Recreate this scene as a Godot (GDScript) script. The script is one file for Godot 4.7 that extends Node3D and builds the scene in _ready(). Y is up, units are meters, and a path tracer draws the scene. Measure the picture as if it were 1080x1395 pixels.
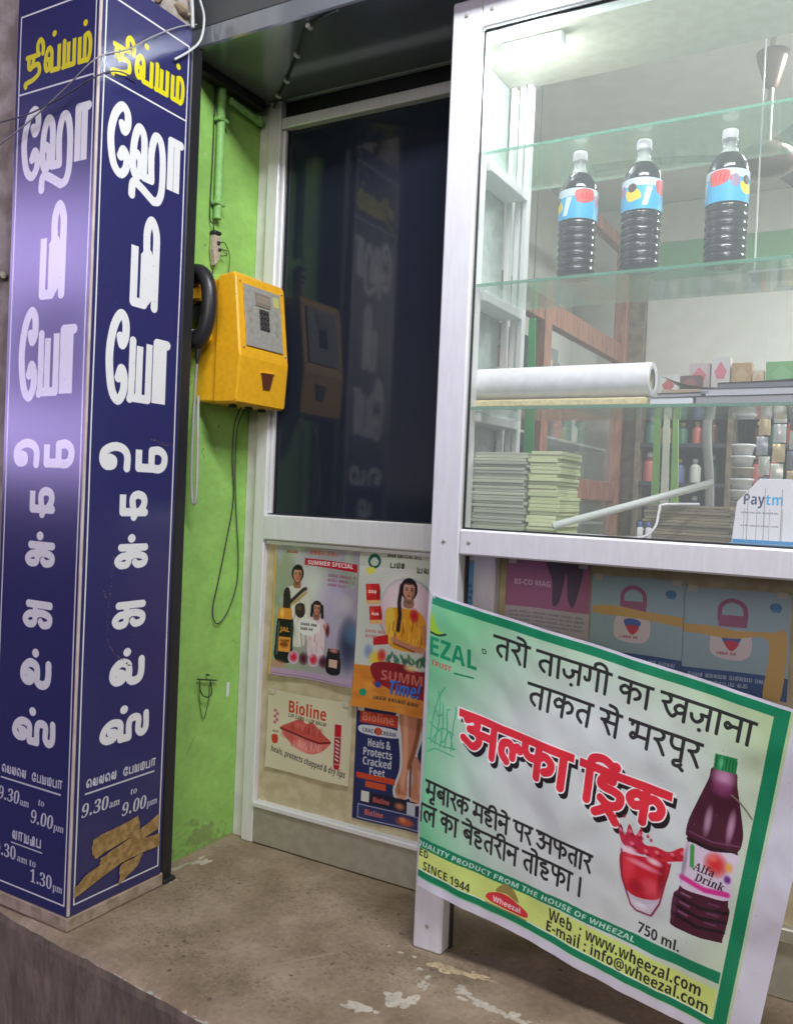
extends Node3D
# A small medicine shop at dusk: a signed pillar, a payphone on a green wall, a dark glazed partition,
# a lit glass display cabinet and a printed banner. Units are metres, the shop platform is y = 0.

var M := {}
var used := {}
var TS
var FONT := {}
var GC := {}
var rng := RandomNumberGenerator.new()

# ------------------------------------------------------------------ mesh builder
class MB:
	var v := PackedVector3Array()
	var n := PackedVector3Array()
	var t := PackedVector2Array()

	func tri(a: Vector3, b: Vector3, c: Vector3, na: Vector3, nb: Vector3, nc: Vector3, ua := Vector2.ZERO, ub := Vector2.ZERO, uc := Vector2.ZERO) -> void:
		var g := (b - a).cross(c - a)
		if g.length_squared() < 1e-16:
			return
		v.append(a); n.append(na); t.append(ua)
		if g.dot(na + nb + nc) > 0.0:
			v.append(c); n.append(nc); t.append(uc)
			v.append(b); n.append(nb); t.append(ub)
		else:
			v.append(b); n.append(nb); t.append(ub)
			v.append(c); n.append(nc); t.append(uc)

	func quad(a: Vector3, b: Vector3, c: Vector3, d: Vector3, out: Vector3, ua := Vector2(0, 0), ub := Vector2(1, 0), uc := Vector2(1, 1), ud := Vector2(0, 1)) -> void:
		var nn := (b - a).cross(c - a)
		if nn.length_squared() < 1e-16:
			nn = (c - a).cross(d - a)
		nn = nn.normalized()
		if nn.dot(out) < 0.0:
			nn = -nn
		tri(a, b, c, nn, nn, nn, ua, ub, uc)
		tri(a, c, d, nn, nn, nn, ua, uc, ud)

	# box from corner lo to corner hi with chamfered edges
	func box(lo: Vector3, hi: Vector3, bev := 0.0015) -> void:
		var c := (lo + hi) * 0.5
		var h := (hi - lo) * 0.5
		var b: float = minf(bev, minf(h.x, minf(h.y, h.z)) * 0.45)
		var k := h - Vector3(b, b, b)
		for ax in 3:
			var p := (ax + 1) % 3
			var q := (ax + 2) % 3
			for s in [-1.0, 1.0]:
				var o := Vector3.ZERO
				o[ax] = s
				var pts := []
				for e in [[-1, -1], [1, -1], [1, 1], [-1, 1]]:
					var w := Vector3.ZERO
					w[ax] = s * h[ax]
					w[p] = e[0] * k[p]
					w[q] = e[1] * k[q]
					pts.append(c + w)
				quad(pts[0], pts[1], pts[2], pts[3], o)
			for s in [-1.0, 1.0]:
				for r in [-1.0, 1.0]:
					var a1 := Vector3.ZERO
					var a2 := Vector3.ZERO
					a1[p] = s * h[p]; a1[q] = r * k[q]
					a2[p] = s * k[p]; a2[q] = r * h[q]
					var d := Vector3.ZERO
					d[ax] = k[ax]
					var o := Vector3.ZERO
					o[p] = s; o[q] = r
					quad(c + a1 - d, c + a1 + d, c + a2 + d, c + a2 - d, o)
		for sx in [-1.0, 1.0]:
			for sy in [-1.0, 1.0]:
				for sz in [-1.0, 1.0]:
					var g := Vector3(sx, sy, sz)
					var nn := g.normalized()
					tri(c + g * Vector3(h.x, k.y, k.z), c + g * Vector3(k.x, h.y, k.z), c + g * Vector3(k.x, k.y, h.z), nn, nn, nn)

	# swept tube; rad may be one number or one per point
	func tube(path: PackedVector3Array, rad, sides := 8, caps := true) -> void:
		var rings := []
		var cnt := path.size()
		var up := Vector3(0.13, 0.97, 0.21).normalized()
		var prev := Vector3.ZERO
		for i in cnt:
			var d: Vector3 = (path[mini(i + 1, cnt - 1)] - path[maxi(i - 1, 0)]).normalized()
			if i == 0:
				prev = d.cross(up)
				if prev.length() < 0.1:
					prev = d.cross(Vector3.RIGHT)
			var x := (prev - d * prev.dot(d)).normalized()
			prev = x
			var y := d.cross(x)
			var r: float = rad[i] if rad is Array else rad
			var ring := []
			for j in sides:
				var a := TAU * j / sides
				var nn := x * cos(a) + y * sin(a)
				ring.append([path[i] + nn * r, nn])
			rings.append(ring)
		for i in cnt - 1:
			for j in sides:
				var k := (j + 1) % sides
				var A = rings[i][j]; var B = rings[i][k]; var C = rings[i + 1][k]; var D = rings[i + 1][j]
				tri(A[0], B[0], C[0], A[1], B[1], C[1])
				tri(A[0], C[0], D[0], A[1], C[1], D[1])
		if caps:
			for e in [0, cnt - 1]:
				var o: Vector3 = (path[0] - path[1]) if e == 0 else (path[cnt - 1] - path[cnt - 2])
				o = o.normalized()
				for j in range(1, sides - 1):
					tri(rings[e][0][0], rings[e][j][0], rings[e][j + 1][0], o, o, o)

	# solid of revolution round axis +Y through at; prof holds (radius, height)
	func lathe(prof: PackedVector2Array, at := Vector3.ZERO, segs := 24, basis := Basis.IDENTITY, u0 := 0.0, u1 := 1.0) -> void:
		var m := prof.size()
		var nr := []
		for i in m:
			var d := prof[mini(i + 1, m - 1)] - prof[maxi(i - 1, 0)]
			nr.append(Vector2(d.y, -d.x).normalized())
		var y0 := prof[0].y
		var y1 := prof[m - 1].y
		for j in segs:
			var a0 := TAU * j / segs
			var a1 := TAU * (j + 1) / segs
			var d0 := Vector3(sin(a0), 0, cos(a0))
			var d1 := Vector3(sin(a1), 0, cos(a1))
			for i in m - 1:
				var p := prof[i]
				var q := prof[i + 1]
				var w := [d0 * p.x + Vector3(0, p.y, 0), d1 * p.x + Vector3(0, p.y, 0), d1 * q.x + Vector3(0, q.y, 0), d0 * q.x + Vector3(0, q.y, 0)]
				var nn := [d0 * nr[i].x + Vector3(0, nr[i].y, 0), d1 * nr[i].x + Vector3(0, nr[i].y, 0), d1 * nr[i + 1].x + Vector3(0, nr[i + 1].y, 0), d0 * nr[i + 1].x + Vector3(0, nr[i + 1].y, 0)]
				var vv0 := 1.0 - (p.y - y0) / maxf(1e-6, y1 - y0)
				var vv1 := 1.0 - (q.y - y0) / maxf(1e-6, y1 - y0)
				var ua := lerpf(u0, u1, float(j) / segs)
				var ub := lerpf(u0, u1, float(j + 1) / segs)
				var tt := [Vector2(ua, vv0), Vector2(ub, vv0), Vector2(ub, vv1), Vector2(ua, vv1)]
				for k in 4:
					w[k] = at + basis * w[k]
					nn[k] = (basis * nn[k]).normalized()
				tri(w[0], w[1], w[2], nn[0], nn[1], nn[2], tt[0], tt[1], tt[2])
				tri(w[0], w[2], w[3], nn[0], nn[2], nn[3], tt[0], tt[2], tt[3])

	# convex polygon pulled along a direction, with a chamfer round both ends
	func prism(poly: PackedVector3Array, along: Vector3, bev := 0.0) -> void:
		var c := Vector3.ZERO
		for p in poly:
			c += p
		c /= poly.size()
		var d := along.normalized()
		var L := along.length()
		var inn := PackedVector3Array()
		for p in poly:
			inn.append(c + (p - c) * (1.0 - bev / maxf((p - c).length(), 1e-5)))
		var cnt := poly.size()
		var layers := [inn, poly, poly, inn] if bev > 0.0 else [poly, poly]
		var offs := [0.0, bev, L - bev, L] if bev > 0.0 else [0.0, L]
		for i in layers.size() - 1:
			for j in cnt:
				var k := (j + 1) % cnt
				var a: Vector3 = layers[i][j] + d * offs[i]
				var b: Vector3 = layers[i][k] + d * offs[i]
				var e: Vector3 = layers[i + 1][k] + d * offs[i + 1]
				var f: Vector3 = layers[i + 1][j] + d * offs[i + 1]
				quad(a, b, e, f, (a + e) * 0.5 - (c + d * L * 0.5))
		for e in [0, layers.size() - 1]:
			var o: Vector3 = -d if e == 0 else d
			for j in range(1, cnt - 1):
				tri(layers[e][0] + d * offs[e], layers[e][j] + d * offs[e], layers[e][j + 1] + d * offs[e], o, o, o)

	# a sheet of nx by ny cells from f(s, t); s runs right, t runs down
	func sheet(f: Callable, nx: int, ny: int, out: Vector3, thick := 0.0006) -> void:
		for side in [0, 1]:
			var P := []
			for j in ny + 1:
				var row := []
				for i in nx + 1:
					row.append(f.call(float(i) / nx, float(j) / ny))
				P.append(row)
			for j in ny:
				for i in nx:
					var N := []
					var W := []
					var U := []
					for e in [[0, 0], [1, 0], [1, 1], [0, 1]]:
						var x: int = i + e[0]
						var y: int = j + e[1]
						var du: Vector3 = P[y][mini(x + 1, nx)] - P[y][maxi(x - 1, 0)]
						var dv: Vector3 = P[mini(y + 1, ny)][x] - P[maxi(y - 1, 0)][x]
						var nn := du.cross(dv).normalized()
						if nn.dot(out) < 0.0:
							nn = -nn
						N.append(nn if side == 0 else -nn)
						W.append(P[y][x] - (nn * thick if side == 1 else Vector3.ZERO))
						U.append(Vector2(float(x) / nx, float(y) / ny))
					tri(W[0], W[1], W[2], N[0], N[1], N[2], U[0], U[1], U[2])
					tri(W[0], W[2], W[3], N[0], N[2], N[3], U[0], U[2], U[3])

	func mesh() -> ArrayMesh:
		var a := []
		a.resize(Mesh.ARRAY_MAX)
		a[Mesh.ARRAY_VERTEX] = v
		a[Mesh.ARRAY_NORMAL] = n
		a[Mesh.ARRAY_TEX_UV] = t
		var m := ArrayMesh.new()
		m.add_surface_from_arrays(Mesh.PRIMITIVE_TRIANGLES, a)
		return m

# ------------------------------------------------------------------ a printed surface, drawn with filled outlines
class Canvas:
	var im: Image
	var s: float
	var W: float
	var H: float

	func _init(w: float, h: float, px: float, bg: Color) -> void:
		W = w; H = h; s = px
		im = Image.create(int(w * px), int(h * px), false, Image.FORMAT_RGB8)
		im.fill(bg)

	func rect(x: float, y: float, w: float, h: float, c: Color) -> void:
		im.fill_rect(Rect2i(int(x * s), int(y * s), maxi(1, int(w * s)), maxi(1, int(h * s))), c)

	# even-odd fill of outlines given in canvas units
	func fill(outlines: Array, c: Color) -> void:
		var top := 1 << 30
		var bot := -1
		for o in outlines:
			for p in o:
				top = mini(top, int(p.y * s) - 1)
				bot = maxi(bot, int(p.y * s) + 1)
		top = maxi(top, 0)
		bot = mini(bot, im.get_height() - 1)
		if bot < top:
			return
		var rows := []
		rows.resize(bot - top + 1)
		for i in rows.size():
			rows[i] = []
		for o in outlines:
			var cnt: int = o.size()
			for i in cnt:
				var a: Vector2 = o[i] * s
				var b: Vector2 = o[(i + 1) % cnt] * s
				if a.y == b.y:
					continue
				if a.y > b.y:
					var z := a
					a = b
					b = z
				var y0 := maxi(int(ceil(a.y - 0.5)), top)
				var y1 := mini(int(ceil(b.y - 0.5)) - 1, bot)
				var g := (b.x - a.x) / (b.y - a.y)
				for y in range(y0, y1 + 1):
					rows[y - top].append(a.x + (y + 0.5 - a.y) * g)
		for i in rows.size():
			var r: Array = rows[i]
			if r.size() < 2:
				continue
			r.sort()
			for k in range(0, r.size() - 1, 2):
				var x0 := maxi(int(round(r[k])), 0)
				var x1 := mini(int(round(r[k + 1])), im.get_width())
				if x1 > x0:
					im.fill_rect(Rect2i(x0, top + i, x1 - x0, 1), c)

	func poly(p: Array, c: Color) -> void:   # p: x, y, x, y ...
		var o := PackedVector2Array()
		for i in range(0, p.size(), 2):
			o.append(Vector2(p[i], p[i + 1]))
		fill([o], c)

	func blob(p: Array, c: Color) -> void:   # closed smooth outline through the points
		var q := PackedVector2Array()
		for i in range(0, p.size(), 2):
			q.append(Vector2(p[i], p[i + 1]))
		var o := PackedVector2Array()
		var cnt := q.size()
		for i in cnt:
			for k in 6:
				o.append(q[i].cubic_interpolate(q[(i + 1) % cnt], q[(i + cnt - 1) % cnt], q[(i + 2) % cnt], k / 6.0))
		fill([o], c)

	func disc(x: float, y: float, rx: float, ry: float, c: Color) -> void:
		var o := PackedVector2Array()
		for i in 28:
			o.append(Vector2(x + cos(TAU * i / 28) * rx, y + sin(TAU * i / 28) * ry))
		fill([o], c)

	func stroke(pts: PackedVector2Array, r: float, c: Color, smooth := true, cap := Geometry2D.END_ROUND) -> void:
		var q := PackedVector2Array()
		var cnt := pts.size()
		if smooth and cnt > 2:
			for i in cnt - 1:
				for k in 7:
					q.append(pts[i].cubic_interpolate(pts[i + 1], pts[maxi(i - 1, 0)], pts[mini(i + 2, cnt - 1)], k / 7.0) * 16.0)
			q.append(pts[cnt - 1] * 16.0)
		else:
			for p in pts:
				q.append(p * 16.0)
		if q.size() == 2 and q[0].distance_to(q[1]) < 1.0:
			disc(pts[0].x, pts[0].y, r, r, c)
			return
		var o := []
		for p in Geometry2D.offset_polyline(q, r * 16.0, Geometry2D.JOIN_ROUND, cap):
			var w := PackedVector2Array()
			for e in p:
				w.append(e / 16.0)
			o.append(w)
		fill(o, c)

	func line(p: Array, r: float, c: Color, smooth := false) -> void:
		var o := PackedVector2Array()
		for i in range(0, p.size(), 2):
			o.append(Vector2(p[i], p[i + 1]))
		stroke(o, r, c, smooth)

	# airbrush: a soft-edged ellipse of ink
	func soft(x: float, y: float, rx: float, ry: float, c: Color, a := 0.6) -> void:
		var x0 := maxi(int((x - rx) * s), 0)
		var x1 := mini(int((x + rx) * s) + 1, im.get_width())
		var y0 := maxi(int((y - ry) * s), 0)
		var y1 := mini(int((y + ry) * s) + 1, im.get_height())
		for j in range(y0, y1):
			var dy := ((j + 0.5) / s - y) / ry
			for i in range(x0, x1):
				var dx := ((i + 0.5) / s - x) / rx
				var d := dx * dx + dy * dy
				if d < 1.0:
					im.set_pixel(i, j, im.get_pixel(i, j).lerp(c, a * (1.0 - d) * minf(1.0, 2.0 - d)))

	func softline(p: Array, r: float, c: Color, a := 0.5) -> void:
		for i in range(0, p.size() - 2, 2):
			var q := Vector2(p[i], p[i + 1])
			var e := Vector2(p[i + 2], p[i + 3])
			var n := maxi(1, int(q.distance_to(e) / (r * 0.5)))
			for k in n:
				var w := q.lerp(e, float(k) / n)
				soft(w.x, w.y, r, r, c, a)

	# photographic part done: blur a little, then go on at a finer grain
	func develop(k: float, blur := 0.6) -> void:
		var w := im.get_width()
		var h := im.get_height()
		im.resize(int(w * blur), int(h * blur), Image.INTERPOLATE_BILINEAR)
		im.resize(int(w * k), int(h * k), Image.INTERPOLATE_CUBIC)
		s *= k

	func texture(w: int, h: int) -> ImageTexture:
		var k := im.duplicate()
		k.resize(w, h, Image.INTERPOLATE_TRILINEAR if w * 2 < im.get_width() else Image.INTERPOLATE_BILINEAR)
		return ImageTexture.create_from_image(k)

# ------------------------------------------------------------------ lettering
# Strokes of the Devanagari letters: [advance, stroke, stroke ...]; headline at y = 0, foot at y = 1.
const DEVA := {
	"aa": [0.34, [0.18, 0, 0.18, 1]],
	"ta": [0.72, [0.58, 0, 0.58, 1], [0.58, 0.42, 0.36, 0.38, 0.17, 0.5, 0.17, 0.72, 0.34, 0.92]],
	"ra": [0.52, [0.28, 0, 0.4, 0.16, 0.34, 0.36, 0.1, 0.43], [0.17, 0.44, 0.32, 0.66, 0.48, 0.98]],
	"o": [0.34, [0.18, 0, 0.18, 1], [0.18, 0, 0.06, -0.24, -0.2, -0.3]],
	"e": [0.0, [-0.14, 0, -0.26, -0.24, -0.5, -0.3]],
	"ja": [0.84, [0.7, 0, 0.7, 1], [0.7, 0.42, 0.42, 0.42], [0.42, 0.42, 0.46, 0.62, 0.3, 0.8, 0.13, 0.72, 0.07, 0.52]],
	"nukta": [0.0, [-0.42, 1.12, -0.421, 1.12]],
	"ga": [0.74, [0.6, 0, 0.6, 1], [0.25, 0, 0.27, 0.42, 0.24, 0.62, 0.12, 0.64, 0.08, 0.55]],
	"ii": [0.36, [0.2, 0, 0.2, 1], [0.2, 0.02, 0.13, -0.22, -0.08, -0.32, -0.28, -0.22, -0.3, 0]],
	"ka": [0.94, [0.46, 0, 0.46, 1], [0.46, 0.38, 0.26, 0.26, 0.1, 0.44, 0.22, 0.62, 0.46, 0.5], [0.46, 0.4, 0.66, 0.27, 0.84, 0.42, 0.82, 0.64, 0.68, 0.74]],
	"kha": [1.06, [0.9, 0, 0.9, 1], [0.22, 0, 0.34, 0.16, 0.3, 0.34, 0.08, 0.4], [0.14, 0.42, 0.28, 0.74, 0.46, 0.92, 0.58, 0.8], [0.9, 0.42, 0.7, 0.33, 0.54, 0.5, 0.66, 0.7, 0.9, 0.6]],
	"na": [0.72, [0.58, 0, 0.58, 1], [0.58, 0.46, 0.26, 0.46], [0.28, 0.46, 0.16, 0.36, 0.08, 0.48, 0.16, 0.6, 0.28, 0.5]],
	"sa": [0.84, [0.7, 0, 0.7, 1], [0.22, 0, 0.34, 0.16, 0.3, 0.36, 0.08, 0.43], [0.15, 0.44, 0.3, 0.66, 0.46, 0.96], [0.28, 0.45, 0.7, 0.45]],
	"bha": [0.92, [0.76, 0, 0.76, 1], [0.1, 0.16, 0.16, 0.02, 0.3, 0.06, 0.32, 0.3, 0.3, 0.58], [0.3, 0.58, 0.16, 0.52, 0.1, 0.66, 0.2, 0.74, 0.34, 0.6], [0.3, 0.6, 0.76, 0.6]],
	"pa": [0.74, [0.6, 0, 0.6, 1], [0.18, 0, 0.18, 0.34, 0.32, 0.52, 0.6, 0.5]],
	"uu": [0.0, [-0.16, 1.0, -0.36, 1.06, -0.36, 1.22, -0.2, 1.24, -0.1, 1.14], [-0.2, 1.22, -0.02, 1.36]],
	"u": [0.0, [-0.16, 1.0, -0.36, 1.06, -0.36, 1.24, -0.14, 1.26]],
	"a": [1.1, [0.95, 0, 0.95, 1], [0.14, 0.14, 0.34, 0.04, 0.46, 0.2, 0.4, 0.36, 0.24, 0.42], [0.24, 0.42, 0.48, 0.46, 0.54, 0.7, 0.36, 0.92, 0.08, 0.76], [0.44, 0.46, 0.95, 0.46]],
	"la": [0.94, [0.8, 0, 0.8, 1], [0.8, 0.46, 0.64, 0.34, 0.5, 0.5, 0.5, 0.72], [0.5, 0.52, 0.36, 0.34, 0.16, 0.42, 0.14, 0.7, 0.32, 0.9]],
	"lh": [0.62, [0.62, 0.44, 0.54, 0.36, 0.44, 0.52, 0.44, 0.72], [0.44, 0.52, 0.32, 0.34, 0.14, 0.42, 0.12, 0.7, 0.28, 0.9]],
	"pha": [1.0, [0.52, 0, 0.52, 1], [0.14, 0, 0.14, 0.3, 0.26, 0.48, 0.52, 0.46], [0.52, 0.42, 0.7, 0.28, 0.88, 0.42, 0.86, 0.64, 0.72, 0.74]],
	"i": [0.36, [0.18, 0, 0.18, 1], [0.18, 0.02, 0.22, -0.24, 0.46, -0.34, 0.7, -0.22, 0.78, 0]],
	"dda": [0.74, [0.4, 0, 0.4, 0.2], [0.4, 0.2, 0.16, 0.22, 0.14, 0.42, 0.42, 0.46], [0.42, 0.46, 0.62, 0.56, 0.6, 0.82, 0.38, 0.92, 0.16, 0.8]],
	"rr": [0.0, [-0.4, 0.94, -0.5, 1.1, -0.68, 1.26], [-0.42, 1.02, -0.28, 1.16, -0.16, 1.34]],
	"dot": [0.0, [-0.3, -0.24, -0.301, -0.24]],
	"ma": [0.8, [0.66, 0, 0.66, 1], [0.22, 0, 0.22, 0.6], [0.22, 0.6, 0.1, 0.54, 0.06, 0.66, 0.16, 0.72, 0.26, 0.6], [0.22, 0.6, 0.66, 0.6]],
	"ba": [0.76, [0.62, 0, 0.62, 1], [0.62, 0.4, 0.36, 0.3, 0.14, 0.5, 0.3, 0.72, 0.62, 0.6], [0.24, 0.42, 0.5, 0.64]],
	"ha": [0.72, [0.4, 0, 0.4, 0.16], [0.4, 0.16, 0.16, 0.2, 0.14, 0.36, 0.42, 0.38], [0.42, 0.38, 0.58, 0.5, 0.42, 0.66, 0.24, 0.6], [0.26, 0.62, 0.2, 0.82, 0.38, 0.98, 0.58, 0.94]],
	"danda": [0.4, [0.2, 0, 0.2, 1]],
}
# Strokes of the Tamil letters in a box of width 1 and height 1.
const TAMIL := {
	"ma": [[0.08, 0.08, 0.08, 0.92], [0.08, 0.92, 0.6, 0.92], [0.5, 0.92, 0.5, 0.08], [0.5, 0.1, 0.76, 0.06, 0.93, 0.3, 0.92, 0.7, 0.78, 0.92, 0.55, 0.92]],
	"mi": [[0.1, 0.36, 0.1, 0.95], [0.1, 0.95, 0.5, 0.95], [0.46, 0.95, 0.46, 0.42], [0.46, 0.45, 0.62, 0.4, 0.7, 0.6, 0.68, 0.84, 0.46, 0.95], [0.54, 0.4, 0.54, 0.16, 0.7, 0.04, 0.88, 0.16, 0.9, 0.4, 0.9, 0.96]],
	"di": [[0.1, 0.06, 0.1, 0.76], [0.1, 0.76, 0.94, 0.76], [0.5, 0.72, 0.46, 0.24, 0.62, 0.06, 0.86, 0.14, 0.9, 0.42, 0.76, 0.7, 0.6, 0.8, 0.52, 0.95]],
	"ka": [[0.16, 0.08, 0.95, 0.08], [0.42, 0.08, 0.42, 0.8], [0.5, 0.5, 0.22, 0.5, 0.06, 0.72, 0.16, 0.92, 0.36, 0.9, 0.42, 0.74], [0.4, 0.46, 0.72, 0.44, 0.94, 0.58, 0.92, 0.84, 0.72, 0.92, 0.62, 0.8]],
	"la": [[0.26, 0.52, 0.38, 0.6, 0.36, 0.8, 0.2, 0.86, 0.07, 0.68, 0.1, 0.34, 0.3, 0.1, 0.52, 0.2, 0.56, 0.5, 0.56, 0.8, 0.7, 0.94, 0.88, 0.84, 0.94, 0.56, 0.94, 0.08]],
	"sa": [[0.2, 0.54, 0.3, 0.6, 0.28, 0.82, 0.14, 0.86, 0.05, 0.66, 0.1, 0.34, 0.24, 0.16, 0.4, 0.26, 0.42, 0.6, 0.42, 0.94], [0.42, 0.94, 0.6, 0.94], [0.6, 0.94, 0.6, 0.3, 0.68, 0.12, 0.8, 0.2, 0.8, 0.7, 0.88, 0.88, 0.97, 0.7, 0.97, 0.06]],
	"e": [[0.3, 0.56, 0.44, 0.64, 0.42, 0.84, 0.2, 0.88, 0.07, 0.66, 0.12, 0.3, 0.42, 0.08, 0.74, 0.12, 0.92, 0.4, 0.92, 0.94]],
	"ee": [[0.62, 0.28, 0.74, 0.36, 0.9, 0.26, 0.86, 0.1, 0.6, 0.04, 0.26, 0.2, 0.1, 0.5, 0.26, 0.84, 0.6, 0.96, 0.88, 0.86, 0.9, 0.7, 0.74, 0.62, 0.6, 0.72]],
	"aa": [[0.14, 0.06, 0.14, 0.96], [0.14, 0.07, 0.94, 0.07], [0.66, 0.07, 0.66, 0.96]],
	"ha": [[0.16, 0.42, 0.26, 0.5, 0.24, 0.66, 0.12, 0.7, 0.04, 0.54, 0.08, 0.24, 0.2, 0.08, 0.34, 0.16, 0.37, 0.4, 0.37, 0.68], [0.37, 0.68, 0.6, 0.68], [0.6, 0.68, 0.58, 0.32, 0.68, 0.1, 0.84, 0.12, 0.93, 0.34, 0.93, 0.72, 0.84, 0.9, 0.68, 0.94], [0.68, 0.94, 0.2, 0.8, 0.06, 0.82, 0.04, 0.96]],
	"ya": [[0.1, 0.06, 0.1, 0.8, 0.04, 0.94], [0.08, 0.92, 0.92, 0.92], [0.46, 0.12, 0.46, 0.92], [0.92, 0.06, 0.92, 0.92]],
	"thi": [[0.1, 0.34, 0.74, 0.34], [0.2, 0.34, 0.2, 0.56, 0.34, 0.6, 0.44, 0.46, 0.44, 0.34], [0.44, 0.56, 0.72, 0.56, 0.78, 0.74, 0.5, 0.86, 0.06, 0.92, 0.06, 0.99], [0.7, 0.34, 0.66, 0.12, 0.8, 0.02, 0.95, 0.14, 0.95, 0.34]],
	"va": [[0.2, 0.5, 0.32, 0.56, 0.3, 0.8, 0.14, 0.86, 0.05, 0.64, 0.12, 0.28, 0.28, 0.12, 0.44, 0.26, 0.46, 0.6, 0.46, 0.92], [0.46, 0.92, 0.94, 0.92], [0.92, 0.08, 0.92, 0.92]],
	"pu": [[0.1, 0.06, 0.1, 0.92], [0.1, 0.92, 0.92, 0.92], [0.92, 0.06, 0.92, 0.92]],
}

func tamil(c: Canvas, key: String, x: float, y: float, w: float, h: float, r: float, col: Color) -> void:
	if key == "dot":
		c.disc(x + w * 0.5, y + h * 0.5, w * 0.5, h * 0.5, col)
		return
	for st in TAMIL[key]:
		var o := PackedVector2Array()
		for i in range(0, st.size(), 2):
			o.append(Vector2(x + r * 0.6 + st[i] * (w - r * 1.2), y + r * 0.6 + st[i + 1] * (h - r * 1.2)))
		c.stroke(o, r, col, true, Geometry2D.END_BUTT if st.size() == 4 and absf(st[0] - st[2]) < 0.01 else Geometry2D.END_ROUND)

# words of Devanagari between x and x + w; head is the headline's y, h the letter height
func deva(c: Canvas, words: Array, x: float, w: float, head: float, h: float, r: float, col: Color, off := Vector2.ZERO) -> void:
	var total := 0.0
	for word in words:
		for k in word:
			total += DEVA[k][0]
		total += 0.34
	total -= 0.34
	var sx := w / total
	var pen := x
	for word in words:
		var start := pen
		for k in word:
			var g: Array = DEVA[k]
			for j in range(1, g.size()):
				var o := PackedVector2Array()
				for i in range(0, g[j].size(), 2):
					o.append(Vector2(pen + g[j][i] * sx, head + g[j][i + 1] * h) + off)
				c.stroke(o, r * (1.15 if k == "dot" or k == "nukta" else 1.0), col)
			pen += g[0] * sx
		if word != ["danda"]:
			c.stroke(PackedVector2Array([Vector2(start, head) + off, Vector2(pen, head) + off]), r, col, false, Geometry2D.END_SQUARE)
		pen += 0.34 * sx

func face(kind: String) -> RID:
	if not FONT.has(kind):
		var f := SystemFont.new()
		f.font_names = ["Droid Serif"] if kind.begins_with("serif") else ["Droid Sans"]
		f.font_weight = 700 if kind.ends_with("bold") else 400
		FONT[kind] = f
	return FONT[kind].get_rids()[0]

# outlines of one Latin letter at size 1, y down, and its advance
func letter(kind: String, code: int) -> Array:
	var key := kind + str(code)
	if GC.has(key):
		return GC[key]
	var r := face(kind)
	var gi: int = TS.font_get_glyph_index(r, 200, code, 0)
	var d: Dictionary = TS.font_get_glyph_contours(r, 200, gi)
	var outs := []
	var from := 0
	for last in d.get("contours", []):
		var pts := []
		for i in range(from, last + 1):
			pts.append(d.points[i])
		from = last + 1
		var full := []
		for i in pts.size():
			var a: Vector3 = pts[i]
			var b: Vector3 = pts[(i + 1) % pts.size()]
			full.append(a)
			if a.z == 0.0 and b.z == 0.0:
				full.append(Vector3((a.x + b.x) / 2, (a.y + b.y) / 2, 1))
		var o := PackedVector2Array()
		var cnt := full.size()
		for i in cnt:
			var a: Vector3 = full[i]
			if a.z != 0.0:
				o.append(Vector2(a.x, a.y) / 200.0)
			else:
				var p: Vector3 = full[(i + cnt - 1) % cnt]
				var q: Vector3 = full[(i + 1) % cnt]
				for k in [0.25, 0.5, 0.75]:
					var e: Vector3 = p.lerp(a, k).lerp(a.lerp(q, k), k)
					o.append(Vector2(e.x, e.y) / 200.0)
		outs.append(o)
	var adv: float = TS.font_get_glyph_advance(r, 200, gi).x / 200.0
	GC[key] = [outs, adv]
	return GC[key]

func text_width(t: String, kind: String) -> float:
	var w := 0.0
	for i in t.length():
		w += letter(kind, t.unicode_at(i))[1]
	return w

# Latin text with its baseline at y, stretched to width w when w > 0; lean shears it
func text(c: Canvas, t: String, x: float, y: float, size: float, col: Color, kind := "sans_bold", w := 0.0, lean := 0.0, rise := 0.0) -> void:
	var sx := size
	if w > 0.0:
		sx = w / text_width(t, kind)
	var pen := 0.0
	for i in t.length():
		var g := letter(kind, t.unicode_at(i))
		var outs := []
		for o in g[0]:
			var q := PackedVector2Array()
			for p in o:
				q.append(Vector2(x + (pen + p.x) * sx - p.y * size * lean, y + p.y * size + (pen + p.x) * sx * rise))
			outs.append(q)
		if outs.size():
			c.fill(outs, col)
		pen += g[1]

# ------------------------------------------------------------------ nodes
func numbered(called: String) -> String:
	used[called] = used.get(called, -1) + 1
	return called if used[called] == 0 else "%s_%03d" % [called, used[called]]

func thing(called: String, label: String, category: String, at := Vector3.ZERO, group := "") -> Node3D:
	var o := Node3D.new()
	o.name = numbered(called)
	add_child(o)
	o.position = at
	o.set_meta("label", label)
	o.set_meta("category", category)
	if group:
		o.set_meta("group", group)
	return o

# one mesh: a part when parent is given, else a top-level object. The mesh is given in world coordinates
func put(called: String, mb, mat: Material, parent: Node3D = null) -> MeshInstance3D:
	var o := MeshInstance3D.new()
	o.mesh = mb.mesh() if mb is MB else mb
	o.material_override = mat
	o.cast_shadow = GeometryInstance3D.SHADOW_CASTING_SETTING_ON
	if parent == null:
		o.name = numbered(called)
		add_child(o)
	else:
		o.name = called
		parent.add_child(o, true)
		o.global_position = Vector3.ZERO
	return o

func tag(o: Node3D, label: String, category: String, group := "") -> Node3D:
	o.set_meta("label", label)
	o.set_meta("category", category)
	if group:
		o.set_meta("group", group)
	return o

func structure(o: Node3D) -> Node3D:
	o.set_meta("kind", "structure")
	return o

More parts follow.
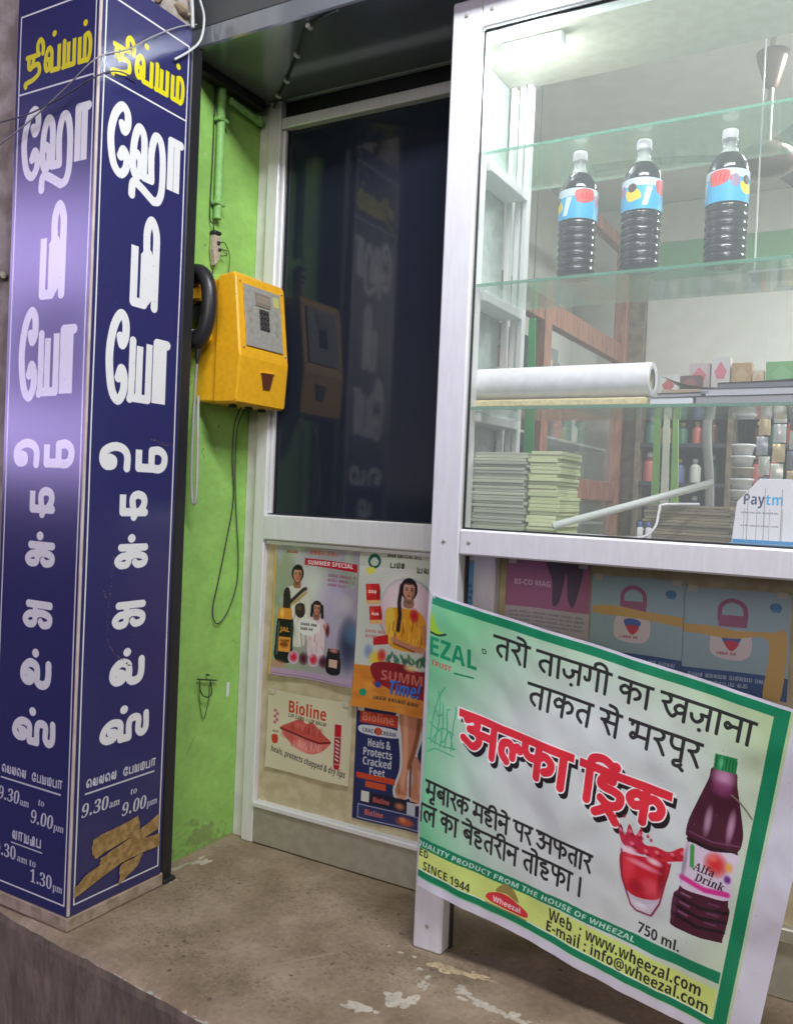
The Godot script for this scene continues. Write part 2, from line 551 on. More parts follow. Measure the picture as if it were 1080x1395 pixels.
func bx(x0: float, y0: float, z0: float, x1: float, y1: float, z1: float, bev := 0.0015) -> MB:
	var m := MB.new()
	m.box(Vector3(minf(x0, x1), minf(y0, y1), minf(z0, z1)), Vector3(maxf(x0, x1), maxf(y0, y1), maxf(z0, z1)), bev)
	return m

func spline(p: Array, per := 6) -> PackedVector3Array:
	var o := PackedVector3Array()
	var cnt := p.size()
	for i in cnt - 1:
		for k in per:
			o.append(p[i].cubic_interpolate(p[i + 1], p[maxi(i - 1, 0)], p[mini(i + 2, cnt - 1)], float(k) / per))
	o.append(p[cnt - 1])
	return o

func cable(p: Array, r: float, sides := 6) -> MB:
	var m := MB.new()
	m.tube(spline(p), r, sides)
	return m

# ------------------------------------------------------------------ materials
func S(r: float, g: float, b: float) -> Color:   # real-world base colour (linear) as an sRGB Color
	return Color(r, g, b).linear_to_srgb()

func noise_tex(a: Color, b: Color, freq: float, seed_: int, octaves := 5, size := 512, lo := 0.25, hi := 0.75, kind := FastNoiseLite.TYPE_SIMPLEX_SMOOTH) -> NoiseTexture2D:
	var n := FastNoiseLite.new()
	n.seed = seed_
	n.frequency = freq
	n.noise_type = kind
	n.fractal_octaves = octaves
	var g := Gradient.new()
	g.offsets = PackedFloat32Array([lo, hi])
	g.colors = PackedColorArray([a, b])
	var t := NoiseTexture2D.new()
	t.width = size
	t.height = size
	t.seamless = true
	t.noise = n
	t.color_ramp = g
	return t

func mat(c: Color, rough := 0.6, metal := 0.0) -> StandardMaterial3D:
	var m := StandardMaterial3D.new()
	m.albedo_color = c
	m.roughness = rough
	m.metallic = metal
	return m

# two-tone grain over world space; scale is repeats per metre
func grain(a: Color, b: Color, scale: float, rough: float, seed_: int, freq := 0.02, bump := 0.0, lo := 0.3, hi := 0.7) -> StandardMaterial3D:
	var m := StandardMaterial3D.new()
	m.albedo_texture = noise_tex(a, b, freq, seed_, 5, 512, lo, hi)
	m.uv1_triplanar = true
	m.uv1_world_triplanar = true
	m.uv1_scale = Vector3.ONE * scale
	m.roughness = rough
	if bump > 0.0:
		m.heightmap_enabled = true
		m.heightmap_texture = noise_tex(Color.BLACK, Color.WHITE, freq * 2.5, seed_ + 7, 5, 512, 0.2, 0.8)
		m.heightmap_scale = bump
	return m

func printed(t: Texture2D, rough := 0.45) -> StandardMaterial3D:
	var m := StandardMaterial3D.new()
	m.albedo_texture = t
	m.roughness = rough
	m.texture_repeat = false
	return m

func glow(c: Color, e: float) -> StandardMaterial3D:
	var m := mat(c, 0.5)
	m.emission_enabled = true
	m.emission = c
	m.emission_energy_multiplier = e
	return m

func pane(c: Color, alpha: float, rough := 0.03) -> StandardMaterial3D:
	var m := mat(Color(c.r, c.g, c.b, alpha), rough)
	m.transparency = BaseMaterial3D.TRANSPARENCY_ALPHA
	return m

# ------------------------------------------------------------------ prints
func rows(c: Canvas, x: float, y: float, w: float, h: float, n: int, col: Color) -> void:   # lines of print too small to read
	for i in n:
		var pen := x
		var k := 0
		while pen < x + w * (1.0 if i < n - 1 else 0.7):
			var ww := 0.5 * h + rng.randf() * 0.6 * h
			tamil(c, ["pu", "va", "ya", "la", "ka", "ma"][rng.randi() % 6], pen, y + i * h * 1.5, ww, h, h * 0.09, col)
			pen += ww + h * 0.15
			k += 1
			if k % 5 == 4:
				pen += h * 0.45

func pillar_print(tape: bool) -> Canvas:
	var navy := Color8(50, 50, 100)
	var c := Canvas.new(300, 2260, 2.0, navy)
	var white := Color8(232, 232, 232)
	var yellow := Color8(226, 214, 40)
	for r in [[12, 52, 12, 2235], [290, 52, 290, 2235], [12, 52, 290, 52], [12, 247, 290, 247], [12, 2235, 290, 2235]]:
		c.line(r, 2.0, white)
	# yellow heading
	tamil(c, "thi", 30, 118, 78, 118, 6.5, yellow)
	tamil(c, "va", 104, 140, 66, 78, 6.5, yellow)
	tamil(c, "dot", 134, 112, 16, 16, 0, yellow)
	tamil(c, "ya", 172, 140, 52, 78, 6.5, yellow)
	tamil(c, "ma", 228, 140, 52, 78, 6.5, yellow)
	tamil(c, "dot", 246, 112, 16, 16, 0, yellow)
	# tall white letters
	tamil(c, "ee", 26, 282, 78, 190, 11, white)
	tamil(c, "ha", 100, 304, 126, 206, 11, white)
	tamil(c, "aa", 226, 302, 58, 156, 11, white)
	tamil(c, "mi", 112, 526, 104, 250, 12, white)
	tamil(c, "ee", 46, 780, 76, 244, 12, white)
	tamil(c, "ya", 120, 838, 82, 178, 11, white)
	tamil(c, "aa", 202, 828, 60, 188, 12, white)
	# lower white letters
	tamil(c, "e", 38, 1112, 104, 72, 11, white)
	tamil(c, "ma", 152, 1114, 118, 68, 11, white)
	tamil(c, "di", 104, 1230, 102, 76, 10.5, white)
	tamil(c, "dot", 140, 1340, 26, 22, 0, white)
	tamil(c, "ka", 96, 1364, 116, 64, 9.5, white)
	tamil(c, "ka", 96, 1510, 116, 70, 9.5, white)
	tamil(c, "dot", 140, 1630, 26, 22, 0, white)
	tamil(c, "la", 94, 1654, 122, 74, 11, white)
	tamil(c, "dot", 136, 1776, 26, 22, 0, white)
	tamil(c, "sa", 68, 1800, 168, 70, 10, white)
	# opening hours
	var pale := Color8(205, 205, 212)
	var pen := 36.0
	for k in ["e", "va", "la", "e", "la", "", "ee", "pu", "ya", "ma", "pu", "aa"]:
		if k:
			tamil(c, k, pen, 1936, 17, 24, 2.0, pale)
		pen += 19.5
	c.line([34, 1972, 262, 1972], 1.8, pale)
	text(c, "9.30", 22, 2028, 46, pale, "serif_bold", 86, 0.12)
	text(c, "am", 110, 2028, 24, pale, "serif_bold", 36, 0.12)
	text(c, "to", 180, 2014, 22, pale, "serif_bold", 24, 0.12)
	text(c, "9.00", 152, 2062, 46, pale, "serif_bold", 86, 0.12)
	text(c, "pm", 240, 2062, 24, pale, "serif_bold", 38, 0.12)
	if not tape:
		pen = 86.0
		for k in ["la", "aa", "ya", "mi", "pu"]:
			tamil(c, k, pen, 2094, 20, 26, 2.2, pale)
			pen += 23.0
		c.line([84, 2128, 202, 2128], 1.5, pale)
		text(c, "9.30", 18, 2170, 46, pale, "serif_bold", 86, 0.0)
		text(c, "am to", 108, 2170, 24, pale, "serif_bold", 74, 0.0)
		text(c, "1.30", 160, 2208, 46, pale, "serif_bold", 84, 0.0)
		text(c, "pm", 246, 2208, 24, pale, "serif_bold", 36, 0.0)
	if tape:   # a crack in the vinyl
		for q in [[96, 1390, 92, 1450, 86, 1530, 84, 1600, 110, 1640, 150, 1668, 190, 1690], [210, 1098, 250, 1104, 288, 1108], [70, 1480, 78, 1500]]:
			for i in range(0, q.size() - 2, 2):
				for k in 9:
					var f := k / 9.0
					c.disc(lerpf(q[i], q[i + 2], f) + rng.randf_range(-2, 2), lerpf(q[i + 1], q[i + 3], f) + rng.randf_range(-3, 3), rng.randf_range(0.4, 2.4), rng.randf_range(0.6, 3.0), Color8(104, 92, 82))
	for i in 500:   # flecks and scuffs
		var g := 55 + rng.randi() % 60
		c.disc(rng.randf() * 300, rng.randf() * 2260, rng.randf_range(0.2, 0.8), rng.randf_range(0.2, 1.6), Color8(g, g, g + 25))
	return c

func banner_print() -> Canvas:
	var W := 1080.0
	var H := 890.0
	var c := Canvas.new(W, H, 2.0, Color8(208, 208, 216))
	# the printed ground runs from leaf green at the rim to white in the middle
	for j in 110:
		for i in 128:
			var x := i * 8.0
			var y := 8.5 + j * 8.0
			if x > 1000 or y > 858:
				continue
			var dx := (x - 560.0) / 560.0
			var dy := (y - 470.0) / 470.0
			var f := clampf(1.25 - (dx * dx * 1.1 + dy * dy * 0.75), 0.0, 1.0)
			var g := Color8(112, 192, 138).lerp(Color8(182, 206, 148), clampf(x / 1000.0, 0, 1))
			c.rect(x, y, 8, 8, g.lerp(Color8(206, 214, 208), f))
	var green := Color8(0, 128, 84)
	var lime := Color8(202, 222, 120)
	# foot: name band and yellow-green strip
	c.rect(0, 762, 962, 84, lime)
	c.poly([0, 742, 962, 714, 962, 744, 0, 774], green)
	c.rect(0, 8.5, 1000, 25, green)
	c.rect(966, 8.5, 34, 850, green)
	c.rect(0, 840, 1000, 20, green)
	c.rect(0, 837, 962, 3, Color8(230, 235, 225))
	text(c, "QUALITY PRODUCT FROM THE HOUSE OF WHEEZAL", -14, 768, 22, Color8(196, 226, 205), "sans_bold", 740, 0.2, -0.031)
	# writing
	var ink := Color8(38, 38, 36)
	deva(c, [["ta", "ra", "o"], ["ta", "aa", "ja", "nukta", "ga", "ii"], ["ka", "aa"], ["kha", "ja", "nukta", "aa", "na", "aa"]], 214, 716, 66, 58, 4.5, ink)
	deva(c, [["ta", "aa", "ka", "ta"], ["sa", "e"], ["bha", "ra", "pa", "uu", "ra"]], 332, 484, 166, 60, 4.5, ink)
	var big := [["a", "lh", "pha", "aa"], ["i", "dda", "rr", "dot", "ka"]]
	deva(c, big, 124, 630, 326, 92, 17, Color8(236, 236, 232), Vector2(4, 4))
	deva(c, big, 124, 630, 326, 92, 14, Color8(22, 16, 18), Vector2(11, 12))
	deva(c, big, 124, 630, 326, 92, 15.5, Color8(240, 238, 234))
	deva(c, big, 124, 630, 326, 92, 11.5, Color8(222, 44, 58))
	deva(c, [["ma", "u", "ba", "aa", "ra", "ka"], ["ma", "ha", "ii", "na", "e"], ["pa", "ra"], ["a", "pha", "ta", "aa", "ra"]], 14, 562, 566, 48, 4.0, ink)
	deva(c, [["ja", "la"], ["ka", "aa"], ["ba", "e", "ha", "ta", "ra", "ii", "na"], ["ta", "o", "ha", "pha", "aa"], ["danda"]], -34, 594, 640, 52, 4.1, ink)
	# maker's mark, cut by the fold at the left
	c.blob([-6, 50, 14, 76, 30, 104, 54, 112, 20, 122, -10, 116], Color8(150, 200, 40))
	c.line([-6, 118, 30, 120, 56, 110], 3, Color8(30, 60, 20), true)
	text(c, "EZAL", -4, 186, 78, Color8(0, 140, 92), "sans_bold", 168)
	text(c, "SINCE TRUST", -70, 216, 22, Color8(206, 60, 60), "sans_bold", 150)
	c.line([92, 216, 152, 212], 2.4, green)
	c.line([178, 116, 188, 116, 190, 126, 180, 128, 178, 116], 1.4, ink)
	for p in [[18, 440, 22, 380, 40, 300, 36, 290], [34, 450, 46, 360, 44, 300, 60, 270], [54, 452, 60, 380, 56, 320], [70, 450, 76, 400, 72, 340, 80, 330], [92, 450, 96, 380, 102, 330, 100, 318], [12, 390, 40, 402, 66, 392, 100, 400], [8, 440, 60, 446, 108, 440], [28, 340, 40, 362, 56, 352], [20, 450, 50, 400, 62, 436, 84, 396, 100, 446], [10, 480, 40, 462, 104, 464]]:
		c.line(p, 2.0, Color8(70, 172, 122), true)
	drink_picture(c)
	text(c, "750 ml.", 728, 712, 40, ink, "sans_bold", 122)
	# foot lines
	text(c, "Web  : www.wheezal.com", 462, 800, 46, ink, "sans_bold", 462)
	text(c, "E-mail : info@wheezal.com", 456, 834, 42, ink, "sans_bold", 494)
	text(c, "SINCE 1944", 18, 834, 34, ink, "sans_bold", 178)
	text(c, "TED", -18, 798, 32, ink, "sans_bold", 56)
	c.blob([256, 812, 300, 792, 346, 796, 392, 814, 380, 832, 266, 830], Color8(210, 50, 60))
	c.blob([284, 792, 306, 764, 326, 760, 348, 770, 362, 796, 320, 788], Color8(150, 134, 70))
	text(c, "Wheezal", 276, 826, 24, Color8(240, 225, 225), "sans_bold", 96)
	c.line([252, 838, 392, 838], 1.6, Color8(120, 70, 50))
	# handling dirt
	for i in 260:
		c.disc(rng.randf() * W, rng.randf() * H, rng.randf_range(0.4, 1.4), rng.randf_range(0.4, 1.4), Color8(150, 150, 138))
	c.line([906, 262, 930, 276, 962, 304], 2.2, Color8(120, 116, 92), true)
	return c

# the printed glass and bottle, painted at half grain into the banner's own ground
func drink_picture(c: Canvas) -> void:
	var ox := 600
	var oy := 150
	var region := Rect2i(int(ox * c.s), int(oy * c.s), int(362 * c.s), int(570 * c.s))
	var p := Canvas.new(10, 10, 1.0, Color.BLACK)
	p.im = c.im.get_region(region)
	p.im.resize(362, 570, Image.INTERPOLATE_BILINEAR)
	# glass
	p.blob([50, 350, 62, 344, 182, 326, 192, 336, 176, 470, 162, 505, 116, 510, 100, 496, 64, 440], Color8(206, 196, 206))
	p.blob([54, 372, 100, 362, 186, 346, 181, 420, 170, 450, 120, 470, 84, 462, 64, 430], Color8(196, 26, 44))
	p.soft(80, 400, 26, 60, Color8(230, 70, 80), 0.7)
	p.soft(150, 430, 40, 34, Color8(240, 110, 120), 0.6)
	p.soft(172, 390, 12, 60, Color8(120, 10, 24), 0.7)
	p.soft(120, 380, 60, 10, Color8(236, 180, 190), 0.7)
	p.soft(110, 440, 30, 20, Color8(150, 14, 30), 0.5)
	p.blob([92, 476, 130, 484, 166, 464, 158, 498, 118, 504, 102, 494], Color8(214, 206, 214))
	p.soft(130, 488, 24, 10, Color8(244, 240, 244), 0.8)
	p.softline([55, 360, 66, 430, 100, 498, 118, 508, 160, 503, 178, 460, 190, 344], 3.4, Color8(130, 30, 54), 0.6)
	# splash
	p.blob([34, 290, 58, 322, 66, 288, 86, 312, 100, 284, 108, 320, 126, 326, 116, 352, 76, 354, 50, 338], Color8(190, 36, 66))
	p.blob([98, 342, 140, 318, 180, 316, 212, 290, 222, 302, 240, 292, 230, 316, 200, 334, 150, 352], Color8(200, 34, 52))
	for q in [[46, 310], [70, 306], [96, 304], [150, 330], [190, 318], [216, 304], [80, 336], [120, 340]]:
		p.soft(q[0], q[1], 9, 7, Color8(244, 150, 170), 0.7)
		p.soft(q[0] + 8, q[1] + 8, 9, 6, Color8(120, 8, 34), 0.5)
	p.soft(76, 356, 26, 13, Color8(240, 214, 222), 0.9)
	p.soft(146, 358, 28, 11, Color8(244, 222, 226), 0.9)
	for q in [[28, 280], [50, 272], [120, 300], [226, 278], [92, 270], [130, 306]]:
		p.soft(q[0], q[1], 5, 6, Color8(180, 26, 60), 1.0)
	# bottle: one outline from cap to foot
	var syrup := Color8(70, 18, 40)
	p.blob([252, 59.3, 304, 53.9, 316, 88.0, 336, 154.3, 350, 204.6, 350, 236.9, 344, 262.0, 346, 378.6, 354, 407.3, 350, 477.3, 338, 491.6, 226, 500.6, 212, 479.1, 210, 416.3, 222, 387.6, 222, 271.0, 214, 249.4, 216, 211.8, 230, 154.3, 246, 91.6], syrup)
	p.soft(280, 77.2, 34, 35.9, Color8(206, 150, 184), 0.9)
	p.soft(282, 107.7, 34, 23.3, Color8(140, 62, 108), 0.8)
	p.soft(262, 199.2, 12, 48.4, Color8(200, 168, 190), 0.8)
	p.soft(318, 193.8, 12, 53.8, Color8(206, 172, 194), 0.8)
	p.softline([222, 262.0, 282, 263.8, 346, 253.0], 5, Color8(24, 2, 16), 0.7)
	p.softline([222, 242.2, 282, 247.6, 348, 233.3], 3, Color8(120, 66, 100), 0.6)
	for y in [416.3, 441.4, 466.5]:
		p.softline([214, y, 282, y + 8, 352, y - 6], 5, Color8(22, 2, 16), 0.8)
		p.softline([228, y - 12, 256, y - 9], 4, Color8(136, 92, 122), 0.6)
		p.softline([300, y - 12, 330, y - 15], 3.4, Color8(110, 62, 96), 0.6)
	p.soft(216, 450.4, 9, 53.8, Color8(120, 70, 104), 0.5)
	p.poly([251, 23.4, 304, 18.0, 306, 57.5, 252, 62.9], Color8(20, 128, 68))
	for i in 7:
		p.softline([256 + i * 8, 27, 257 + i * 8, 57], 2.0, Color8(8, 84, 42), 0.6)
	p.soft(268, 43.1, 8, 23.3, Color8(120, 206, 150), 0.7)
	# label
	p.blob([221, 271.0, 282, 271.0, 346, 256.6, 348, 315.8, 346, 375.0, 284, 389.4, 222, 387.6, 220, 324.8], Color8(214, 200, 214))
	p.soft(300, 299.7, 34, 35.9, Color8(214, 44, 44), 1.0)
	p.soft(290, 287.1, 14, 10.8, Color8(240, 120, 100), 0.7)
	p.soft(332, 294.3, 12, 16.1, Color8(236, 170, 60), 0.9)
	p.soft(334, 324.8, 11, 12.6, Color8(96, 30, 120), 1.0)
	p.softline([236, 276.3, 244, 330.2], 7, Color8(56, 150, 66), 0.9)
	p.softline([222, 364.2, 284, 375.0, 346, 362.4], 9, Color8(214, 50, 140), 0.9)
	p.soft(224, 324.8, 7, 62.8, Color8(120, 100, 124), 0.6)
	p.im.resize(region.size.x, region.size.y, Image.INTERPOLATE_CUBIC)
	c.im.blit_rect(p.im, Rect2i(Vector2i.ZERO, region.size), region.position)
	text(c, "Alfa", 846, 484, 29, Color8(40, 24, 34), "serif_bold", 54, 0.2)
	text(c, "Drink", 854, 510, 29, Color8(40, 24, 34), "serif_bold", 74, 0.2)

# a small printed portrait: head at x, y, scale k
func portrait(c: Canvas, x: float, y: float, k: float, skin: Color, hair: Color) -> void:
	c.blob([x - 8 * k, y + 8 * k, x + 8 * k, y + 8 * k, x + 11 * k, y + 32 * k, x - 11 * k, y + 32 * k], skin.darkened(0.18))
	c.disc(x, y - 4 * k, 19 * k, 22 * k, hair)
	c.blob([x - 13 * k, y - 6 * k, x - 8 * k, y - 15 * k, x + 8 * k, y - 15 * k, x + 13 * k, y - 5 * k, x + 11 * k, y + 9 * k, x, y + 19 * k, x - 11 * k, y + 9 * k], skin)
	c.soft(x - 4 * k, y - 6 * k, 9 * k, 9 * k, skin.lightened(0.3), 0.6)
	c.soft(x + 10 * k, y + 4 * k, 7 * k, 14 * k, skin.darkened(0.4), 0.55)
	c.soft(x, y + 22 * k, 11 * k, 6 * k, skin.darkened(0.5), 0.6)
	c.soft(x - 5 * k, y - 2 * k, 4 * k, 2.4 * k, Color8(40, 26, 22), 0.9)
	c.soft(x + 6 * k, y - 2 * k, 4 * k, 2.4 * k, Color8(40, 26, 22), 0.9)
	c.soft(x - 5 * k, y - 6 * k, 5 * k, 1.6 * k, hair, 0.8)
	c.soft(x + 6 * k, y - 6 * k, 5 * k, 1.6 * k, hair, 0.8)
	c.soft(x + 0.5 * k, y + 4 * k, 2.4 * k, 5 * k, skin.darkened(0.3), 0.6)
	c.soft(x + 0.5 * k, y + 10 * k, 5.5 * k, 2.4 * k, Color8(150, 40, 46), 0.9)
	c.soft(x, y - 18 * k, 17 * k, 7 * k, hair, 0.9)

func cloth_folds(c: Canvas, x: float, y: float, w: float, h: float, n: int, d: Color, l: Color) -> void:
	for i in n:
		var px := x + rng.randf() * w
		var py := y + rng.randf() * h
		var e := rng.randf_range(-0.3, 0.3)
		c.softline([px, py, px + h * 0.3 * e, py + h * 0.35], rng.randf_range(2.0, 4.5), d if i % 2 else l, 0.35)

func syrup_poster() -> Canvas:
	var c := Canvas.new(300, 400, 1.0, Color8(150, 158, 132))
	for i in 60:   # sage to lilac ground with out-of-focus greenery
		c.rect(i * 5, 0, 5.2, 400, Color8(140, 156, 122).lerp(Color8(150, 138, 160), i / 60.0))
	for i in 40:
		c.soft(rng.randf() * 300, rng.randf() * 260, rng.randf_range(14, 40), rng.randf_range(14, 50), [Color8(186, 198, 176), Color8(126, 146, 112), Color8(176, 166, 196), Color8(150, 160, 160)][i % 4], 0.45)
	c.soft(150, 130, 70, 90, Color8(206, 212, 200), 0.8)
	c.soft(210, 200, 70, 150, Color8(170, 160, 190), 0.7)
	c.soft(278, 280, 44, 90, Color8(38, 46, 72), 0.95)
	c.soft(286, 250, 30, 40, Color8(90, 140, 170), 0.5)
	# woman in a white sari with a dark border
	c.blob([44, 146, 66, 128, 108, 126, 132, 150, 138, 220, 124, 300, 70, 300, 50, 220], Color8(198, 196, 184))
	c.blob([40, 148, 58, 134, 66, 170, 62, 226, 42, 214], Color8(40, 34, 36))
	c.softline([64, 178, 112, 136, 124, 132], 7, Color8(46, 40, 36), 0.9)
	c.softline([70, 186, 124, 142], 5, Color8(164, 142, 74), 0.8)
	cloth_folds(c, 72, 150, 54, 120, 16, Color8(140, 136, 126), Color8(232, 232, 226))
	portrait(c, 88, 94, 1.15, Color8(178, 124, 94), Color8(26, 22, 24))
	c.soft(90, 70, 16, 9, Color8(20, 18, 22), 0.9)
	# girl
	c.blob([136, 226, 150, 214, 176, 214, 192, 232, 190, 330, 138, 330], Color8(206, 186, 190))
	cloth_folds(c, 138, 226, 50, 90, 12, Color8(160, 132, 140), Color8(234, 222, 222))
	portrait(c, 162, 190, 0.95, Color8(176, 120, 98), Color8(22, 18, 22))
	c.softline([146, 180, 144, 214], 6, Color8(20, 16, 20), 0.9)
	c.softline([180, 180, 183, 216], 6, Color8(20, 16, 20), 0.9)
	c.softline([190, 236, 204, 262, 204, 226], 5, Color8(170, 116, 96), 0.9)
	c.soft(204, 250, 9, 22, Color8(80, 24, 44), 0.95)
	c.blob([84, 186, 112, 178, 120, 206, 106, 222, 88, 214], Color8(52, 42, 36))
	c.soft(98, 192, 14, 10, Color8(120, 96, 70), 0.6)
	c.disc(132, 246, 40, 26, Color8(214, 214, 208))
	# bottles and glasses in the foreground
	c.blob([20, 232, 34, 226, 66, 226, 78, 232, 80, 300, 76, 356, 20, 354, 16, 300], Color8(20, 24, 24))
	c.poly([24, 196, 70, 196, 74, 230, 20, 230], Color8(206, 140, 50))
	c.soft(36, 212, 10, 20, Color8(246, 196, 110), 0.8)
	c.softline([26, 240, 24, 340], 4, Color8(90, 100, 98), 0.6)
	c.softline([72, 240, 74, 344], 4, Color8(50, 60, 60), 0.6)
	c.rect(28, 284, 44, 44, Color8(206, 140, 56))
	c.soft(50, 306, 18, 14, Color8(120, 50, 26), 0.8)
	for x in [86, 158]:
		c.disc(x, 342, 20, 20, Color8(188, 172, 184))
		c.soft(x, 340, 17, 18, Color8(190, 20, 58), 1.0)
		c.soft(x - 6, 332, 5, 6, Color8(240, 150, 170), 0.8)
		c.soft(x + 36, 342, 20, 22, Color8(70, 18, 40), 1.0)
	c.blob([208, 306, 216, 300, 242, 300, 250, 308, 254, 368, 206, 368], Color8(24, 24, 28))
	c.soft(229, 304, 20, 9, Color8(210, 130, 124), 0.9)
	c.rect(214, 330, 30, 24, Color8(190, 156, 138))
	c.soft(30, 366, 40, 16, Color8(190, 120, 100), 0.7)
	c.rect(0, 378, 300, 22, Color8(166, 142, 168))
	c.develop(4.0)
	c.rect(0, 0, 5, 400, Color8(214, 166, 62))
	rows(c, 46, 20, 46, 10, 1, Color8(160, 70, 56))
	rows(c, 130, 16, 130, 14, 1, Color8(176, 84, 66))
	c.poly([112, 42, 296, 46, 296, 70, 112, 62], Color8(160, 22, 42))
	text(c, "SUMMER SPECIAL", 122, 60, 18, Color8(226, 210, 210), "sans_bold", 160)
	rows(c, 196, 82, 90, 9, 3, Color8(140, 76, 106))
	rows(c, 106, 234, 56, 9, 2, Color8(60, 60, 66))
	text(c, "JAL", 32, 268, 20, Color8(214, 150, 60), "sans_bold", 34)
	rows(c, 34, 290, 32, 8, 2, Color8(50, 24, 16))
	c.line([8, 394, 292, 396], 1.0, Color8(120, 100, 120))
	return c

func hair_poster() -> Canvas:
	var c := Canvas.new(300, 480, 1.0, Color8(186, 190, 182))
	c.rect(0, 0, 300, 60, Color8(166, 170, 156))
	c.soft(150, 60, 200, 60, Color8(196, 200, 190), 0.6)
	c.disc(168, 190, 96, 106, Color8(136, 158, 154))
	c.disc(168, 192, 90, 100, Color8(200, 164, 180))
	c.soft(150, 150, 90, 90, Color8(222, 210, 214), 0.9)
	# figure in a yellow dress, arms folded, long plait
	c.blob([96, 196, 118, 178, 190, 178, 224, 200, 236, 262, 216, 296, 130, 296, 104, 266], Color8(212, 146, 34))
	c.blob([98, 190, 122, 180, 130, 240, 116, 284, 100, 250], Color8(216, 180, 64))
	cloth_folds(c, 110, 190, 110, 80, 22, Color8(150, 90, 20), Color8(238, 190, 90))
	portrait(c, 170, 124, 1.45, Color8(190, 136, 110), Color8(30, 20, 24))
	c.softline([146, 110, 140, 160, 144, 200, 140, 246], 8, Color8(32, 22, 24), 0.9)
	for y in [150, 166, 182, 198, 214, 230]:
		c.soft(141, y, 5, 4, Color8(84, 62, 56), 0.6)
	c.soft(190, 194, 18, 24, Color8(180, 24, 34), 1.0)
	c.softline([124, 270, 170, 284, 226, 292], 11, Color8(182, 122, 98), 0.8)
	c.softline([222, 220, 232, 276], 8, Color8(180, 122, 98), 0.7)
	c.softline([128, 282, 200, 298], 4, Color8(110, 66, 50), 0.5)
	# red packs
	for p in [[26, 110, 52, 60], [40, 176, 46, 52]]:
		c.poly([p[0], p[1] + 4, p[0] + p[2] - 6, p[1], p[0] + p[2], p[1] + p[3], p[0] + 6, p[1] + p[3] + 4], Color8(188, 32, 30))
		c.soft(p[0] + 12, p[1] + 20, 10, 24, Color8(226, 90, 80), 0.6)
		c.soft(p[0] + p[2] - 6, p[1] + 30, 8, 28, Color8(110, 12, 16), 0.6)
		c.poly([p[0] + 6, p[1] + p[3] - 8, p[0] + p[2], p[1] + p[3] - 12, p[0] + p[2], p[1] + p[3], p[0] + 6, p[1] + p[3] + 4], Color8(214, 164, 108))
	c.poly([58, 270, 108, 258, 110, 286, 60, 294], Color8(180, 28, 34))
	c.soft(44, 314, 18, 26, Color8(116, 138, 180), 0.9)
	c.soft(70, 332, 28, 26, Color8(216, 184, 50), 1.0)
	c.soft(90, 322, 18, 24, Color8(188, 34, 34), 0.9)
	c.soft(250, 300, 26, 26, Color8(120, 20, 34), 0.9)
	for i in 46:
		var x := 106 + rng.randf() * 190
		var y := 306 + rng.randf() * 36
		c.softline([x, y, x + rng.randf_range(-16, 16), y + rng.randf_range(8, 22)], rng.randf_range(3, 7), Color8(34 + rng.randi() % 50, 70 + rng.randi() % 60, 60 + rng.randi() % 30), 0.6)
	c.rect(0, 356, 300, 124, Color8(200, 126, 44))
	for i in 24:
		c.soft(rng.randf() * 300, 356 + rng.randf() * 120, 30, 14, Color8(226, 160, 76) if i % 2 else Color8(176, 98, 30), 0.4)
	c.blob([64, 346, 150, 338, 220, 352, 300, 348, 300, 432, 180, 420, 96, 408, 60, 380], Color8(132, 26, 36))
	for i in 18:
		c.soft(70 + rng.randf() * 220, 350 + rng.randf() * 66, 18, 10, Color8(176, 56, 56) if i % 2 else Color8(90, 14, 24), 0.5)
	c.soft(190, 346, 28, 13, Color8(226, 210, 150), 0.9)
	c.soft(280, 400, 20, 24, Color8(206, 90, 60), 0.8)
	c.develop(4.0)
	c.disc(52, 44, 22, 22, Color8(20, 82, 66))
	c.disc(52, 46, 14, 13, Color8(172, 180, 166))
	c.line([36, 40, 52, 26, 70, 42], 4, Color8(20, 82, 66), true)
	rows(c, 94, 20, 160, 10, 1, Color8(66, 66, 60))
	for i in 2:
		rows(c, 104 + i * 88, 44 + i * 8, 60, 18, 1, Color8(56, 60, 24))
	c.blob([26, 68, 48, 62, 56, 76, 34, 84], Color8(206, 200, 76))
	rows(c, 36, 130, 30, 10, 1, Color8(236, 216, 206))
	rows(c, 50, 196, 28, 9, 1, Color8(236, 216, 206))
	rows(c, 30, 248, 60, 10, 2, Color8(186, 116, 116))
	text(c, "SUMMER", 90, 392, 40, Color8(186, 104, 92), "sans_bold", 200)
	text(c, "Time!", 120, 430, 54, Color8(20, 60, 130), "sans_bold", 106, 0.12)
	text(c, "Time!", 118, 428, 54, Color8(52, 112, 200), "sans_bold", 106, 0.12)
	c.disc(84, 408, 10, 9, Color8(40, 70, 150))
	c.disc(36, 436, 12, 11, Color8(30, 140, 104))
	rows(c, 70, 440, 210, 12, 1, Color8(70, 54, 40))
	return c

